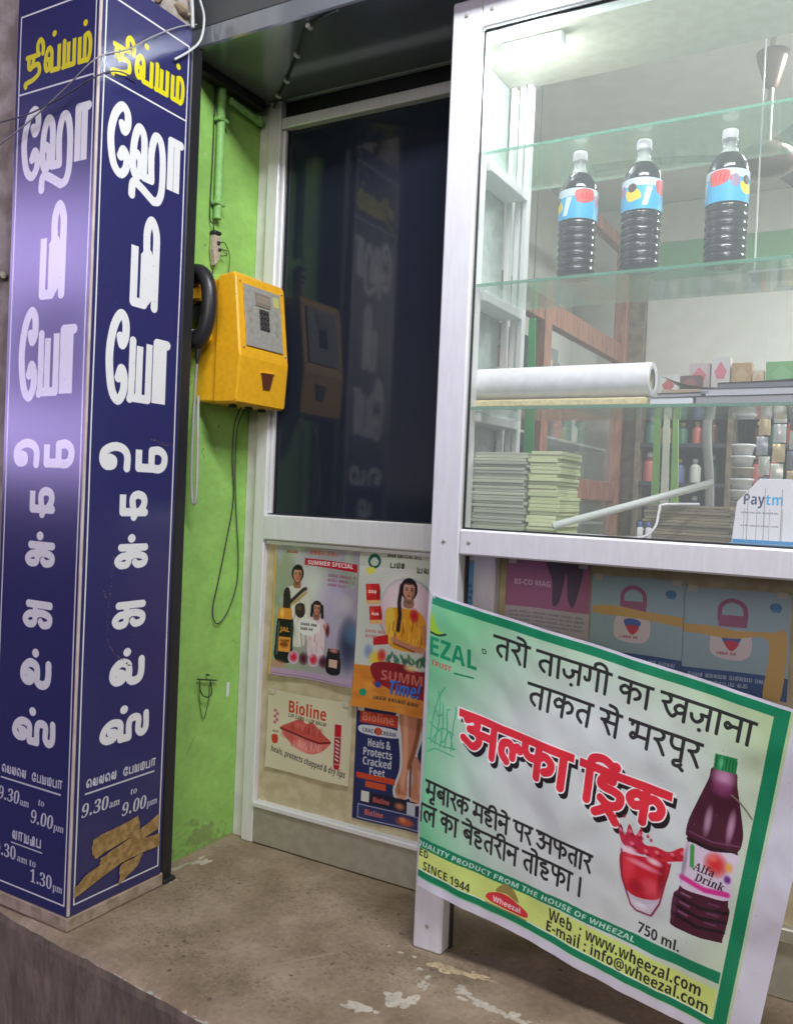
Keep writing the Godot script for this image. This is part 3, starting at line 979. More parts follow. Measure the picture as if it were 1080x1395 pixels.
func lip_poster() -> Canvas:
	var c := Canvas.new(300, 236, 1.0, Color8(198, 192, 164))
	c.soft(150, 120, 170, 120, Color8(210, 204, 178), 0.7)
	c.blob([48, 110, 90, 86, 122, 72, 144, 82, 166, 74, 200, 100, 232, 122, 190, 130, 140, 124, 90, 118], Color8(188, 78, 72))
	c.blob([52, 112, 90, 120, 140, 128, 190, 132, 230, 124, 204, 152, 164, 168, 120, 162, 80, 142], Color8(202, 104, 98))
	c.soft(140, 150, 60, 20, Color8(228, 150, 146), 0.8)
	c.soft(120, 92, 36, 12, Color8(216, 120, 108), 0.6)
	c.soft(182, 98, 30, 14, Color8(210, 110, 100), 0.5)
	c.soft(80, 128, 34, 14, Color8(170, 66, 66), 0.5)
	for i in 26:
		var x := 84 + rng.randf() * 120
		c.softline([x, 130 + rng.randf() * 6, x + rng.randf_range(-5, 5), 150 + rng.randf() * 12], 1.6, Color8(176, 76, 78) if i % 3 else Color8(240, 190, 184), 0.4)
		c.softline([x, 84 + rng.randf() * 10, x + rng.randf_range(-3, 3), 112], 1.5, Color8(150, 50, 54), 0.3)
	c.softline([50, 111, 92, 117, 140, 125, 190, 131, 231, 123], 3.4, Color8(96, 20, 30), 0.8)
	c.develop(4.0, 0.8)
	text(c, "Bioline", 74, 58, 50, Color8(186, 46, 30), "sans_bold", 140, 0.0, 0.03)
	text(c, "LIP CARE + LIP BALM", 76, 72, 15, Color8(54, 44, 40), "sans_bold", 138, 0.1, 0.05)
	c.rect(242, 66, 26, 128, Color8(196, 180, 166))
	c.rect(244, 66, 22, 36, Color8(178, 24, 42))
	c.rect(244, 104, 22, 76, Color8(150, 38, 56))
	c.poly([244, 182, 266, 182, 264, 196, 248, 196], Color8(178, 24, 42))
	for i in 6:
		c.line([250, 112 + i * 11, 260, 116 + i * 11], 2.0, Color8(214, 194, 190))
	for i in 5:
		c.disc(28 + (i % 2) * 8, 62 + i * 9, 6, 5, Color8(186, 104, 126))
	c.blob([20, 138, 40, 134, 42, 156, 24, 160], Color8(186, 56, 44))
	rows(c, 22, 120, 24, 7, 1, Color8(110, 90, 84))
	text(c, "heals, protects chapped & dry lips", 18, 186, 25, Color8(60, 54, 60), "sans_bold", 268, 0.14, 0.11)
	return c

func foot_poster() -> Canvas:
	var c := Canvas.new(260, 320, 1.0, Color8(30, 38, 80))
	c.soft(60, 150, 90, 150, Color8(42, 52, 104), 0.7)
	# bare feet crossed at the ankles, with a pale rim
	c.blob([130, -4, 216, -4, 210, 60, 198, 110, 218, 150, 224, 228, 196, 246, 176, 228, 174, 232, 140, 242, 126, 214, 144, 150, 138, 70], Color8(196, 198, 204))
	c.blob([178, 124, 196, 112, 212, 150, 218, 224, 196, 240, 182, 224, 186, 172], Color8(190, 130, 104))
	c.blob([140, -4, 208, -4, 202, 56, 190, 108, 170, 160, 170, 226, 146, 236, 134, 214, 152, 150, 147, 70], Color8(186, 124, 96))
	c.softline([156, 0, 160, 70, 160, 150, 152, 214], 11, Color8(222, 166, 138), 0.5)
	c.softline([200, 0, 194, 60, 182, 110, 170, 150], 8, Color8(120, 70, 50), 0.5)
	c.softline([204, 150, 210, 214], 8, Color8(224, 168, 142), 0.5)
	c.softline([178, 140, 180, 226], 5, Color8(110, 60, 46), 0.6)
	c.soft(146, 210, 10, 20, Color8(140, 84, 66), 0.5)
	for i in 5:
		c.soft(140 + i * 6.5, 228 + (i % 2) * 3, 4.5, 5.5, Color8(220, 166, 142), 0.9)
		c.soft(188 + i * 6.5, 232 + (i % 2) * 3, 4.5, 5.5, Color8(224, 170, 146), 0.9)
	c.rect(26, 236, 172, 34, Color8(26, 30, 54))
	c.rect(26, 236, 26, 30, Color8(204, 204, 196))
	c.rect(172, 240, 26, 44, Color8(186, 192, 202))
	c.soft(150, 258, 20, 13, Color8(196, 120, 84), 1.0)
	c.rect(18, 276, 190, 38, Color8(44, 50, 98))
	c.soft(168, 298, 36, 16, Color8(196, 90, 60), 1.0)
	c.soft(160, 292, 14, 8, Color8(226, 150, 110), 0.7)
	c.develop(4.0, 0.8)
	c.rect(12, 8, 122, 34, Color8(176, 58, 40))
	text(c, "Bioline", 18, 36, 34, Color8(206, 124, 100), "sans_bold", 104)
	c.blob([12, 52, 60, 46, 134, 50, 136, 70, 60, 74, 14, 70], Color8(196, 196, 204))
	c.disc(72, 60, 12, 11, Color8(196, 74, 46))
	text(c, "CRACK   CREAM", 20, 68, 16, Color8(60, 60, 90), "sans_bold", 110)
	var t := ["Heals &", "Protects", "Cracked", "Feet"]
	for i in 4:
		text(c, t[i], [40, 26, 26, 48][i], 106 + i * 27, 31, Color8(196, 198, 208), "sans_bold", [74, 94, 94, 52][i])
	c.rect(8, 186, 124, 16, Color8(194, 68, 40))
	c.rect(38, 206, 66, 18, Color8(194, 78, 46))
	text(c, "Bioline", 64, 262, 20, Color8(206, 96, 84), "sans_bold", 54)
	c.line([18, 276, 208, 276, 208, 314, 18, 314, 18, 276], 1.4, Color8(140, 146, 176))
	text(c, "Bioline", 40, 302, 22, Color8(206, 110, 96), "sans_bold", 60)
	return c

func bag_poster(two: bool) -> Canvas:   # sun-faded advertisement, blue paper with a mauve handbag
	var c := Canvas.new(230, 250, 4.0, Color8(150, 176, 182))
	for i in 5200:
		var g := rng.randf_range(-16, 16)
		c.rect(rng.randf() * 230, rng.randf() * 250, 1.2, 1.2, Color8(int(150 + g), int(176 + g), int(180 + g)))
	c.line([80, 72, 82, 40, 106, 26, 132, 40, 136, 72], 5, Color8(150, 98, 124), true)
	c.rect(78, 62, 62, 28, Color8(152, 102, 128))
	c.blob([66, 104, 100, 98, 146, 102, 150, 150, 128, 168, 84, 166, 62, 150], Color8(206, 198, 196))
	c.blob([86, 112, 106, 106, 128, 114, 118, 134, 96, 134], Color8(84, 110, 168))
	c.blob([92, 128, 108, 122, 124, 130, 108, 148], Color8(190, 80, 90))
	rows(c, 76, 150, 62, 8, 1, Color8(170, 110, 120))
	c.disc(198, 34, 13, 10, Color8(84, 128, 168))
	c.rect(190, 40, 18, 6, Color8(96, 140, 176))
	c.rect(0, 196, 230, 54, Color8(74, 98, 142))
	rows(c, 14, 206, 190, 11, 2, Color8(168, 184, 200))
	# a torn strip of old brown tape
	var tan_ := Color8(196, 164, 104)
	if two:
		c.blob([-6, 92, 60, 90, 120, 98, 190, 94, 224, 96, 216, 250, 180, 250, 186, 116, 110, 118, 40, 112, -6, 108], tan_)
	else:
		c.blob([8, 80, 60, 76, 140, 86, 236, 90, 236, 112, 140, 106, 70, 102, 12, 98], tan_)
	for i in 900:
		var g := rng.randf_range(-14, 10)
		var x := rng.randf() * 230
		var y := 84 + rng.randf() * 26
		if c.im.get_pixel(mini(int(x * 4), 919), mini(int(y * 4), 999)).r > 0.72:
			c.rect(x, y, 1.4, 1.0, Color8(int(196 + g), int(164 + g), int(104 + g)))
	return c

func pink_poster() -> Canvas:
	var c := Canvas.new(230, 200, 4.0, Color8(164, 110, 140))
	for i in 3600:
		var g := rng.randf_range(-12, 12)
		c.rect(rng.randf() * 230, rng.randf() * 130, 1.2, 1.2, Color8(int(164 + g), int(108 + g), int(138 + g)))
	c.blob([112, 0, 160, 0, 158, 60, 148, 104, 132, 110, 128, 50], Color8(92, 80, 96))
	c.blob([160, 0, 208, 0, 200, 70, 186, 112, 172, 90, 168, 40], Color8(96, 84, 100))
	text(c, "BI-CO MAG", 22, 66, 20, Color8(214, 190, 204), "sans_bold", 104)
	c.rect(0, 124, 230, 76, Color8(178, 174, 172))
	rows(c, 12, 134, 200, 7, 5, Color8(130, 128, 130))
	return c

func payment_print() -> Canvas:
	var c := Canvas.new(130, 130, 6.0, Color8(226, 226, 230))
	text(c, "Pay", 18, 52, 30, Color8(16, 34, 92), "sans_bold", 42)
	text(c, "tm", 61, 52, 30, Color8(30, 170, 226), "sans_bold", 34)
	rows(c, 16, 66, 100, 4, 1, Color8(120, 120, 130))
	rows(c, 16, 92, 100, 4, 1, Color8(140, 140, 150))
	for x in [22, 46, 70, 94, 118]:
		c.line([x, 60, x, 122], 0.5, Color8(150, 150, 160))
	c.rect(0, 122, 130, 8, Color8(20, 140, 200))
	return c

func bottle_print(k: int) -> Canvas:
	var c := Canvas.new(240, 70, 3.0, Color8(60, 170, 214))
	c.rect(0, 0, 240, 18, Color8(196, 214, 220))
	for x0 in [0, 120]:
		c.blob([x0 + 4, 6, x0 + 40, 4, x0 + 36, 30, x0 + 8, 34], Color8(206, 84, 80))
		c.blob([x0 + 62, 30, x0 + 84, 24, x0 + 94, 44, x0 + 70, 52], Color8(232, 206, 50))
		c.disc(x0 + 76, 22, 9, 10, Color8(84, 50, 46))
		c.disc(x0 + 52, 26, 9, 14, Color8(150, 130, 160))
		c.poly([x0 + 96, 62, x0 + 104, 20, x0 + 116, 20, x0 + 106, 62], Color8(206, 232, 240))
		text(c, "Alfa", x0 + 6, 26, 20, Color8(214, 40, 50), "serif_bold", 40, 0.2)
	return c

func floor_print() -> ImageTexture:   # trodden cement: dust, damp patches, old paint splashes
	var w := 1400
	var h := 500
	var a := FastNoiseLite.new(); a.seed = 3; a.frequency = 0.008; a.fractal_octaves = 5
	var b := FastNoiseLite.new(); b.seed = 9; b.frequency = 0.09; b.fractal_octaves = 3
	var d := FastNoiseLite.new(); d.seed = 21; d.frequency = 0.02; d.fractal_octaves = 5
	var A := a.get_image(w, h); var B := b.get_image(w, h); var D := d.get_image(w, h)
	var pa := A.get_data(); var pb := B.get_data(); var pd := D.get_data()
	var out := PackedByteArray()
	out.resize(w * h * 3)
	for i in w * h:
		var f := (pa[i] - 128) / 128.0
		var g := (pb[i] - 128) / 128.0
		var e := (pd[i] - 128) / 128.0
		var k := 1.0 + f * 0.15 + g * 0.07 + e * 0.06
		var r := 144.0 * k
		var gg := 126.0 * k + f * 2.0
		var bb := 103.0 * k + f * 6.0
		out[i * 3] = clampi(int(r), 0, 255)
		out[i * 3 + 1] = clampi(int(gg), 0, 255)
		out[i * 3 + 2] = clampi(int(bb), 0, 255)
	var im := Image.create_from_data(w, h, false, Image.FORMAT_RGB8, out)
	var c := Canvas.new(10, 10, 1.0, Color.BLACK)
	c.im = im
	c.s = 500.0   # canvas units are metres from x = -2.2, z = -2.2
	var cream := Color8(206, 184, 142)
	var pale := Color8(196, 186, 168)
	# paint splashes under the banner and along the wall foot
	var spots := [[-0.845, -1.792, 0.05, 0.014, cream], [-0.80, -1.80, 0.035, 0.012, cream], [-0.765, -1.80, 0.02, 0.008, cream], [-0.78, -1.725, 0.02, 0.012, pale], [-0.735, -1.71, 0.03, 0.014, pale], [-0.70, -1.70, 0.02, 0.012, pale], [-0.66, -1.70, 0.028, 0.014, pale], [-0.62, -1.69, 0.018, 0.012, pale], [-0.90, -1.755, 0.006, 0.012, pale], [-0.86, -1.70, 0.012, 0.018, pale], [-0.88, -1.62, 0.03, 0.03, pale], [-0.93, -1.55, 0.035, 0.02, pale], [-0.97, -1.79, 0.008, 0.004, pale], [-0.935, -1.79, 0.007, 0.005, pale], [-1.01, -1.80, 0.004, 0.004, pale], [-1.72, -1.83, 0.01, 0.03, pale], [-1.70, -1.90, 0.02, 0.03, pale], [-1.68, -1.76, 0.02, 0.01, pale]]
	for sp in spots:
		for i in 14:
			c.disc(sp[0] + 2.2 + rng.randfn() * sp[2] * 0.5, sp[1] + 2.2 + rng.randfn() * sp[3] * 0.5, rng.randf_range(0.15, 0.5) * sp[2], rng.randf_range(0.2, 0.6) * sp[3], sp[4].darkened(rng.randf() * 0.12))
	for i in 70:   # grit and spit marks
		c.disc(rng.randf() * 2.8, rng.randf() * 1.0, rng.randf_range(0.002, 0.007), rng.randf_range(0.002, 0.006), Color8(92, 80, 68))
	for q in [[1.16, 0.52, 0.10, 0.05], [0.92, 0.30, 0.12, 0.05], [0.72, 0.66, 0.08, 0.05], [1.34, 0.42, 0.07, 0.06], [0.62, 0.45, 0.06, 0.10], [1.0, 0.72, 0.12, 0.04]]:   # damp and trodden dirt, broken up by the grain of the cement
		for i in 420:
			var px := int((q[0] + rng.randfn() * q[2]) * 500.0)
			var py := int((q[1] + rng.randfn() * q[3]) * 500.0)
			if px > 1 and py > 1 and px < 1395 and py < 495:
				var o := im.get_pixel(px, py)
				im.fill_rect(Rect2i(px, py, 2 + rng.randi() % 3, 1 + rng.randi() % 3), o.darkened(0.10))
	for i in 5200:   # sand grains
		var gk := rng.randi() % 70
		c.disc(rng.randf() * 2.8, rng.randf() * 1.0, 0.0014, 0.0014, Color8(100 + gk, 92 + gk, 80 + gk))
	for i in 260:   # chipped, paler cement along the nose
		var nx := 0.62 + rng.randf() * 0.9
		c.disc(nx, 0.832 + (nx - 0.58) * 0.077 + rng.randfn() * 0.005, rng.randf_range(0.003, 0.016), rng.randf_range(0.001, 0.0035), Color8(164 + rng.randi() % 26, 152 + rng.randi() % 22, 138 + rng.randi() % 16))
	c.line([1.02, 0.62, 1.06, 0.56, 1.1, 0.5], 0.004, Color8(150, 134, 112), true)
	return ImageTexture.create_from_image(im)

func green_print() -> ImageTexture:   # green distemper with scuffs, drips and grime at the foot
	var w := 240
	var h := 1400
	var a := FastNoiseLite.new(); a.seed = 5; a.frequency = 0.012; a.fractal_octaves = 5
	var b := FastNoiseLite.new(); b.seed = 15; b.frequency = 0.05; b.fractal_octaves = 4
	var pa := a.get_image(w, h).get_data(); var pb := b.get_image(w, h).get_data()
	var out := PackedByteArray()
	out.resize(w * h * 3)
	for y in h:
		var foot := clampf((y - 1270.0) / 130.0, 0.0, 1.0)
		for x in w:
			var i := y * w + x
			var f := (pa[i] - 128) / 128.0
			var g := (pb[i] - 128) / 128.0
			var col := Color8(148, 196, 98)
			var k := 1.0 + f * 0.06 + g * 0.04
			var dirt := clampf(((f + g * 0.7) * 0.9 + foot * 1.2 - 0.85) * 1.1, 0.0, 0.5)
			col = Color(col.r * k, col.g * k, col.b * k).lerp(Color8(110, 112, 78), dirt)
			out[i * 3] = clampi(int(col.r * 255), 0, 255)
			out[i * 3 + 1] = clampi(int(col.g * 255), 0, 255)
			out[i * 3 + 2] = clampi(int(col.b * 255), 0, 255)
	var im := Image.create_from_data(w, h, false, Image.FORMAT_RGB8, out)
	var c := Canvas.new(10, 10, 1.0, Color.BLACK)
	c.im = im
	for i in 46:   # chips down to the old plaster
		c.disc(rng.randf() * w, rng.randf() * h, rng.randf_range(0.5, 2.2), rng.randf_range(0.5, 3.0), Color8(196, 200, 176) if i % 3 else Color8(104, 124, 72))
	for i in 16:   # scratches
		var x := rng.randf() * w
		var y := 300 + rng.randf() * 1000
		c.line([x, y, x + rng.randf_range(-14, 14), y + rng.randf_range(4, 40)], 0.6, Color8(112, 146, 78))
	c.line([60, 1196, 78, 1190, 96, 1194], 1.2, Color8(88, 96, 62), true)
	return ImageTexture.create_from_image(im)

# ------------------------------------------------------------------ the scene
func _ready() -> void:
	rng.seed = 4711
	TS = TextServerManager.get_primary_interface()
	light_and_camera()
	materials()
	setting()
	pillar()
	partition()
	cabinet()
	payphone()
	wall_fittings()
	posters()
	banner()
	on_the_shelves()
	shop_inside()
	overhead_wires()
	across_the_street()

func light_and_camera() -> void:
	var cam := Camera3D.new()
	cam.name = "camera"
	cam.fov = 61.16
	cam.near = 0.05
	cam.far = 300.0
	add_child(cam)
	cam.position = Vector3(0, 1.08, 0)
	cam.rotation_order = EULER_ORDER_YXZ
	cam.rotation_degrees = Vector3(-1.03, 30.02, 2.45)
	cam.current = true
	var sky := ProceduralSkyMaterial.new()
	sky.sky_top_color = Color(0.30, 0.33, 0.45)
	sky.sky_horizon_color = Color(0.60, 0.55, 0.62)
	sky.sky_curve = 0.12
	sky.ground_bottom_color = Color(0.12, 0.11, 0.10)
	sky.ground_horizon_color = Color(0.30, 0.27, 0.28)
	var e := Environment.new()
	e.background_mode = Environment.BG_SKY
	e.sky = Sky.new()
	e.sky.sky_material = sky
	e.background_energy_multiplier = 0.62
	e.tonemap_mode = Environment.TONE_MAPPER_LINEAR
	e.tonemap_exposure = 1.75
	e.sdfgi_enabled = true
	e.ssao_enabled = true
	e.ssil_enabled = true
	var we := WorldEnvironment.new()
	we.name = "environment"
	we.environment = e
	add_child(we)
	var sun := DirectionalLight3D.new()   # the last daylight from over the street
	sun.name = "dusk_light"
	sun.light_energy = 0.15
	sun.light_angular_distance = 20.0
	sun.light_color = Color(1.0, 0.95, 0.9)
	sun.shadow_enabled = true
	add_child(sun)
	sun.look_at_from_position(Vector3(2.5, 2.4, 6), Vector3(-1, 0.6, -2), Vector3.UP)
	# tube lamp hung under the canopy, out of the picture above the display
	var tube := AreaLight3D.new()
	tube.name = "tube_lamp_light"
	tube.light_energy = 3.6
	tube.light_color = Color(0.97, 0.98, 1.0)
	tube.area_size = Vector2(1.2, 0.05)
	tube.shadow_enabled = true
	tube.area_range = 12.0
	tube.area_attenuation = 2.0
	add_child(tube)
	tube.look_at_from_position(Vector3(-0.1, 2.825, -1.015), Vector3(-0.5, 1.2, -1.9), Vector3.UP)
	# ceiling tube inside the shop
	var inside := AreaLight3D.new()
	inside.name = "shop_tube_light"
	inside.light_energy = 4.0
	inside.light_color = Color(0.96, 0.99, 1.0)
	inside.area_size = Vector2(1.2, 0.06)
	inside.shadow_enabled = true
	inside.area_range = 12.0
	inside.area_attenuation = 2.0
	add_child(inside)
	inside.look_at_from_position(Vector3(0.35, 2.545, -3.1), Vector3(0.35, 0.0, -3.1), Vector3.BACK)
	# small lamp in the top corner of the display
	var corner := OmniLight3D.new()
	corner.name = "display_lamp_light"
	corner.light_energy = 0.06
	corner.light_size = 0.03
	corner.light_color = Color(0.95, 0.98, 1.0)
	corner.shadow_enabled = true
	add_child(corner)
	corner.position = Vector3(-0.80, 2.085, -1.93)

func materials() -> void:
	M.plaster = grain(S(0.28, 0.24, 0.20), S(0.44, 0.39, 0.35), 0.8, 0.9, 11, 0.02, 0.25)
	M.skirt = grain(S(0.30, 0.23, 0.16), S(0.42, 0.34, 0.26), 1.5, 0.9, 12, 0.02, 0.1)
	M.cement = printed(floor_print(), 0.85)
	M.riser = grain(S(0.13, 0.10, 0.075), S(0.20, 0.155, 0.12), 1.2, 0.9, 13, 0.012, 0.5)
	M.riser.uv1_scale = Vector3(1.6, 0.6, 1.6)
	M.road = grain(S(0.05, 0.045, 0.04), S(0.10, 0.09, 0.08), 0.6, 0.95, 14, 0.03, 0.3)
	M.green = printed(green_print(), 0.75)
	M.white_wall = grain(S(0.55, 0.57, 0.54), S(0.64, 0.65, 0.62), 1.0, 0.8, 15, 0.02)
	M.concrete = grain(S(0.30, 0.29, 0.28), S(0.42, 0.41, 0.39), 1.0, 0.9, 16, 0.02, 0.2)
	M.alu = grain(S(0.71, 0.715, 0.73), S(0.745, 0.755, 0.77), 2.0, 0.4, 17, 0.02)
	M.alu.uv1_scale = Vector3(6.0, 0.8, 6.0)
	M.alu.metallic = 0.2
	M.alu_dull = grain(S(0.35, 0.33, 0.26), S(0.39, 0.37, 0.30), 3.0, 0.5, 18, 0.015)
	M.alu_dull.metallic = 0.3
	M.dark_pane = mat(S(0.015, 0.020, 0.032), 0.07)
	M.board = grain(S(0.42, 0.36, 0.22), S(0.50, 0.44, 0.29), 2.0, 0.7, 19, 0.015)
	M.soffit = mat(S(0.30, 0.33, 0.37), 0.14, 0.55)
	M.black = mat(S(0.02, 0.02, 0.022), 0.45)
	M.glass = pane(Color(0.85, 0.9, 0.86), 0.08)
	M.shelf = pane(Color(0.72, 0.84, 0.74), 0.28, 0.06)
	M.shelf_edge = pane(Color(0.36, 0.60, 0.50), 0.5, 0.1)
	M.side = grain(S(0.36, 0.42, 0.40), S(0.44, 0.50, 0.47), 2.0, 0.5, 20)
	M.yellow = grain(S(0.80, 0.405, 0.016), S(0.86, 0.455, 0.02), 2.5, 0.36, 21, 0.03, 0.0, 0.25, 0.6)
	M.plate = grain(S(0.30, 0.29, 0.26), S(0.36, 0.35, 0.31), 6.0, 0.5, 22)
	M.key = mat(S(0.035, 0.03, 0.03), 0.5)
	M.lcd = mat(S(0.24, 0.20, 0.16), 0.2)
	M.slot = mat(S(0.10, 0.03, 0.012), 0.5)
	M.handset = mat(S(0.022, 0.022, 0.026), 0.38)
	M.cord = mat(S(0.40, 0.40, 0.36), 0.6)
	M.wire = mat(S(0.03, 0.03, 0.03), 0.6)
	M.beige = grain(S(0.40, 0.32, 0.24), S(0.55, 0.47, 0.38), 12.0, 0.7, 23)
	M.wood = grain(S(0.24, 0.10, 0.06), S(0.34, 0.16, 0.10), 2.0, 0.45, 24, 0.01)
	M.wood.uv1_scale = Vector3(5.0, 1.2, 5.0)
	M.brown_wood = grain(S(0.12, 0.09, 0.06), S(0.20, 0.15, 0.10), 2.0, 0.6, 25, 0.012)
	M.dark = mat(S(0.03, 0.035, 0.05), 0.6)
	M.cream = grain(S(0.66, 0.64, 0.57), S(0.70, 0.68, 0.61), 0.7, 0.85, 26)
	M.white = mat(S(0.72, 0.73, 0.75), 0.5)
	M.paper = grain(S(0.66, 0.67, 0.68), S(0.74, 0.75, 0.77), 3.0, 0.6, 27)
	M.yellow_paper = grain(S(0.50, 0.42, 0.20), S(0.62, 0.54, 0.30), 6.0, 0.7, 28)
	M.inner_green = mat(S(0.22, 0.42, 0.22), 0.7)
	M.tape = grain(S(0.28, 0.17, 0.055), S(0.42, 0.28, 0.11), 2.5, 0.6, 29, 0.03, 0.0, 0.35, 0.65)

func setting() -> void:
	var g := MB.new()
	g.quad(Vector3(-60, -0.38, -60), Vector3(60, -0.38, -60), Vector3(60, -0.38, 60), Vector3(-60, -0.38, 60), Vector3.UP)
	structure(put("street_ground", g, M.road))
	# raised platform with a worn nose; its edge runs slightly askew
	var plat := Node3D.new()
	plat.name = "shop_platform"
	add_child(plat)
	structure(plat)
	var top := MB.new()
	var ris := MB.new()
	var nz := FastNoiseLite.new()
	nz.seed = 8
	nz.frequency = 9.0
	nz.fractal_octaves = 4
	var prev := []
	var i := 0
	var x := -3.6
	while x < 2.6:
		var e := -1.371 + (x + 1.62) * 0.077
		var w := nz.get_noise_2d(x, 0.0) * 0.008
		var y := nz.get_noise_2d(x, 3.0) * 0.004
		var col := [Vector3(x, 0, -5.0), Vector3(x, 0, e - 0.035), Vector3(x, -0.004 + y, e - 0.014 + w), Vector3(x, -0.012 + y, e - 0.004 + w), Vector3(x, -0.03, e + w * 0.6), Vector3(x, -0.2, e + 0.004 + nz.get_noise_2d(x, 7.0) * 0.006), Vector3(x, -0.39, e + 0.008)]
		if prev.size():
			for k in 6:
				var b: MB = top if k < 3 else ris
				var out := Vector3(0, 1, 0.15) if k < 2 else (Vector3(0, 1, 1) if k < 4 else Vector3(0, 0, 1))
				var uv := []
				for p in [prev[k], col[k], col[k + 1], prev[k + 1]]:
					uv.append(Vector2((p.x + 2.2) / 2.8, p.z + 2.2))
				b.quad(prev[k], col[k], col[k + 1], prev[k + 1], out, uv[0], uv[1], uv[2], uv[3])
		prev = col
		x += 0.03
		i += 1
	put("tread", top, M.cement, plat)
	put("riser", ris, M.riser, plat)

	# the building: walls, soffit, canopy, and the room behind the display
	var b := thing("shop_building", "green and white painted shop front recess under a dark glossy soffit", "building")
	var gw := MB.new()
	gw.quad(Vector3(-1.76, 2.264, -1.60), Vector3(-1.76, 2.264, -2.11), Vector3(-1.76, 0, -2.11), Vector3(-1.76, 0, -1.60), Vector3.RIGHT)
	put("green_wall", gw, M.green, b)
	put("wall_core", bx(-3.6, 0, -2.2, -1.763, 3.12, -1.76), M.plaster, b)
	put("end_wall", bx(-1.759, 0, -2.25, -1.712, 2.262, -2.103), M.white_wall, b)
	put("side_wall", bx(-3.6, 0, -1.757, -1.985, 3.12, -1.43), M.plaster, b)
	put("soffit", bx(-1.758, 2.266, -2.10, 2.5, 2.32, -1.75, 0.004), M.soffit, b)
	put("fascia", bx(-1.758, 2.322, -1.86, 2.5, 3.12, -1.755), mat(S(0.07, 0.075, 0.08), 0.4), b)
	put("canopy", bx(-3.6, 3.122, -1.9, 2.5, 3.24, 0.35), M.concrete, b)
	put("front_wall", bx(-1.758, 2.268, -2.25, 2.5, 2.748, -2.104), M.white_wall, b)
	put("front_wall", bx(0.42, 0, -2.25, 2.5, 2.262, -2.0), M.white_wall, b)
	put("room_left_wall", bx(-1.70, 0, -4.5, -1.56, 2.63, -2.26), M.cream, b)
	put("room_right_wall", bx(2.2, 0, -4.5, 2.32, 2.63, -2.26), M.cream, b)
	put("room_back_wall", bx(-1.70, 0, -4.62, 2.32, 2.63, -4.502), M.cream, b)
	put("room_ceiling", bx(-1.70, 2.632, -4.62, 2.32, 2.72, -2.252), M.cream, b)
	put("room_floor", bx(-1.70, 0.004, -4.5, 2.2, 0.02, -2.252), M.concrete, b)
	put("painted_band", bx(-1.20, 2.24, -4.50, 2.2, 2.43, -4.494), M.inner_green, b)

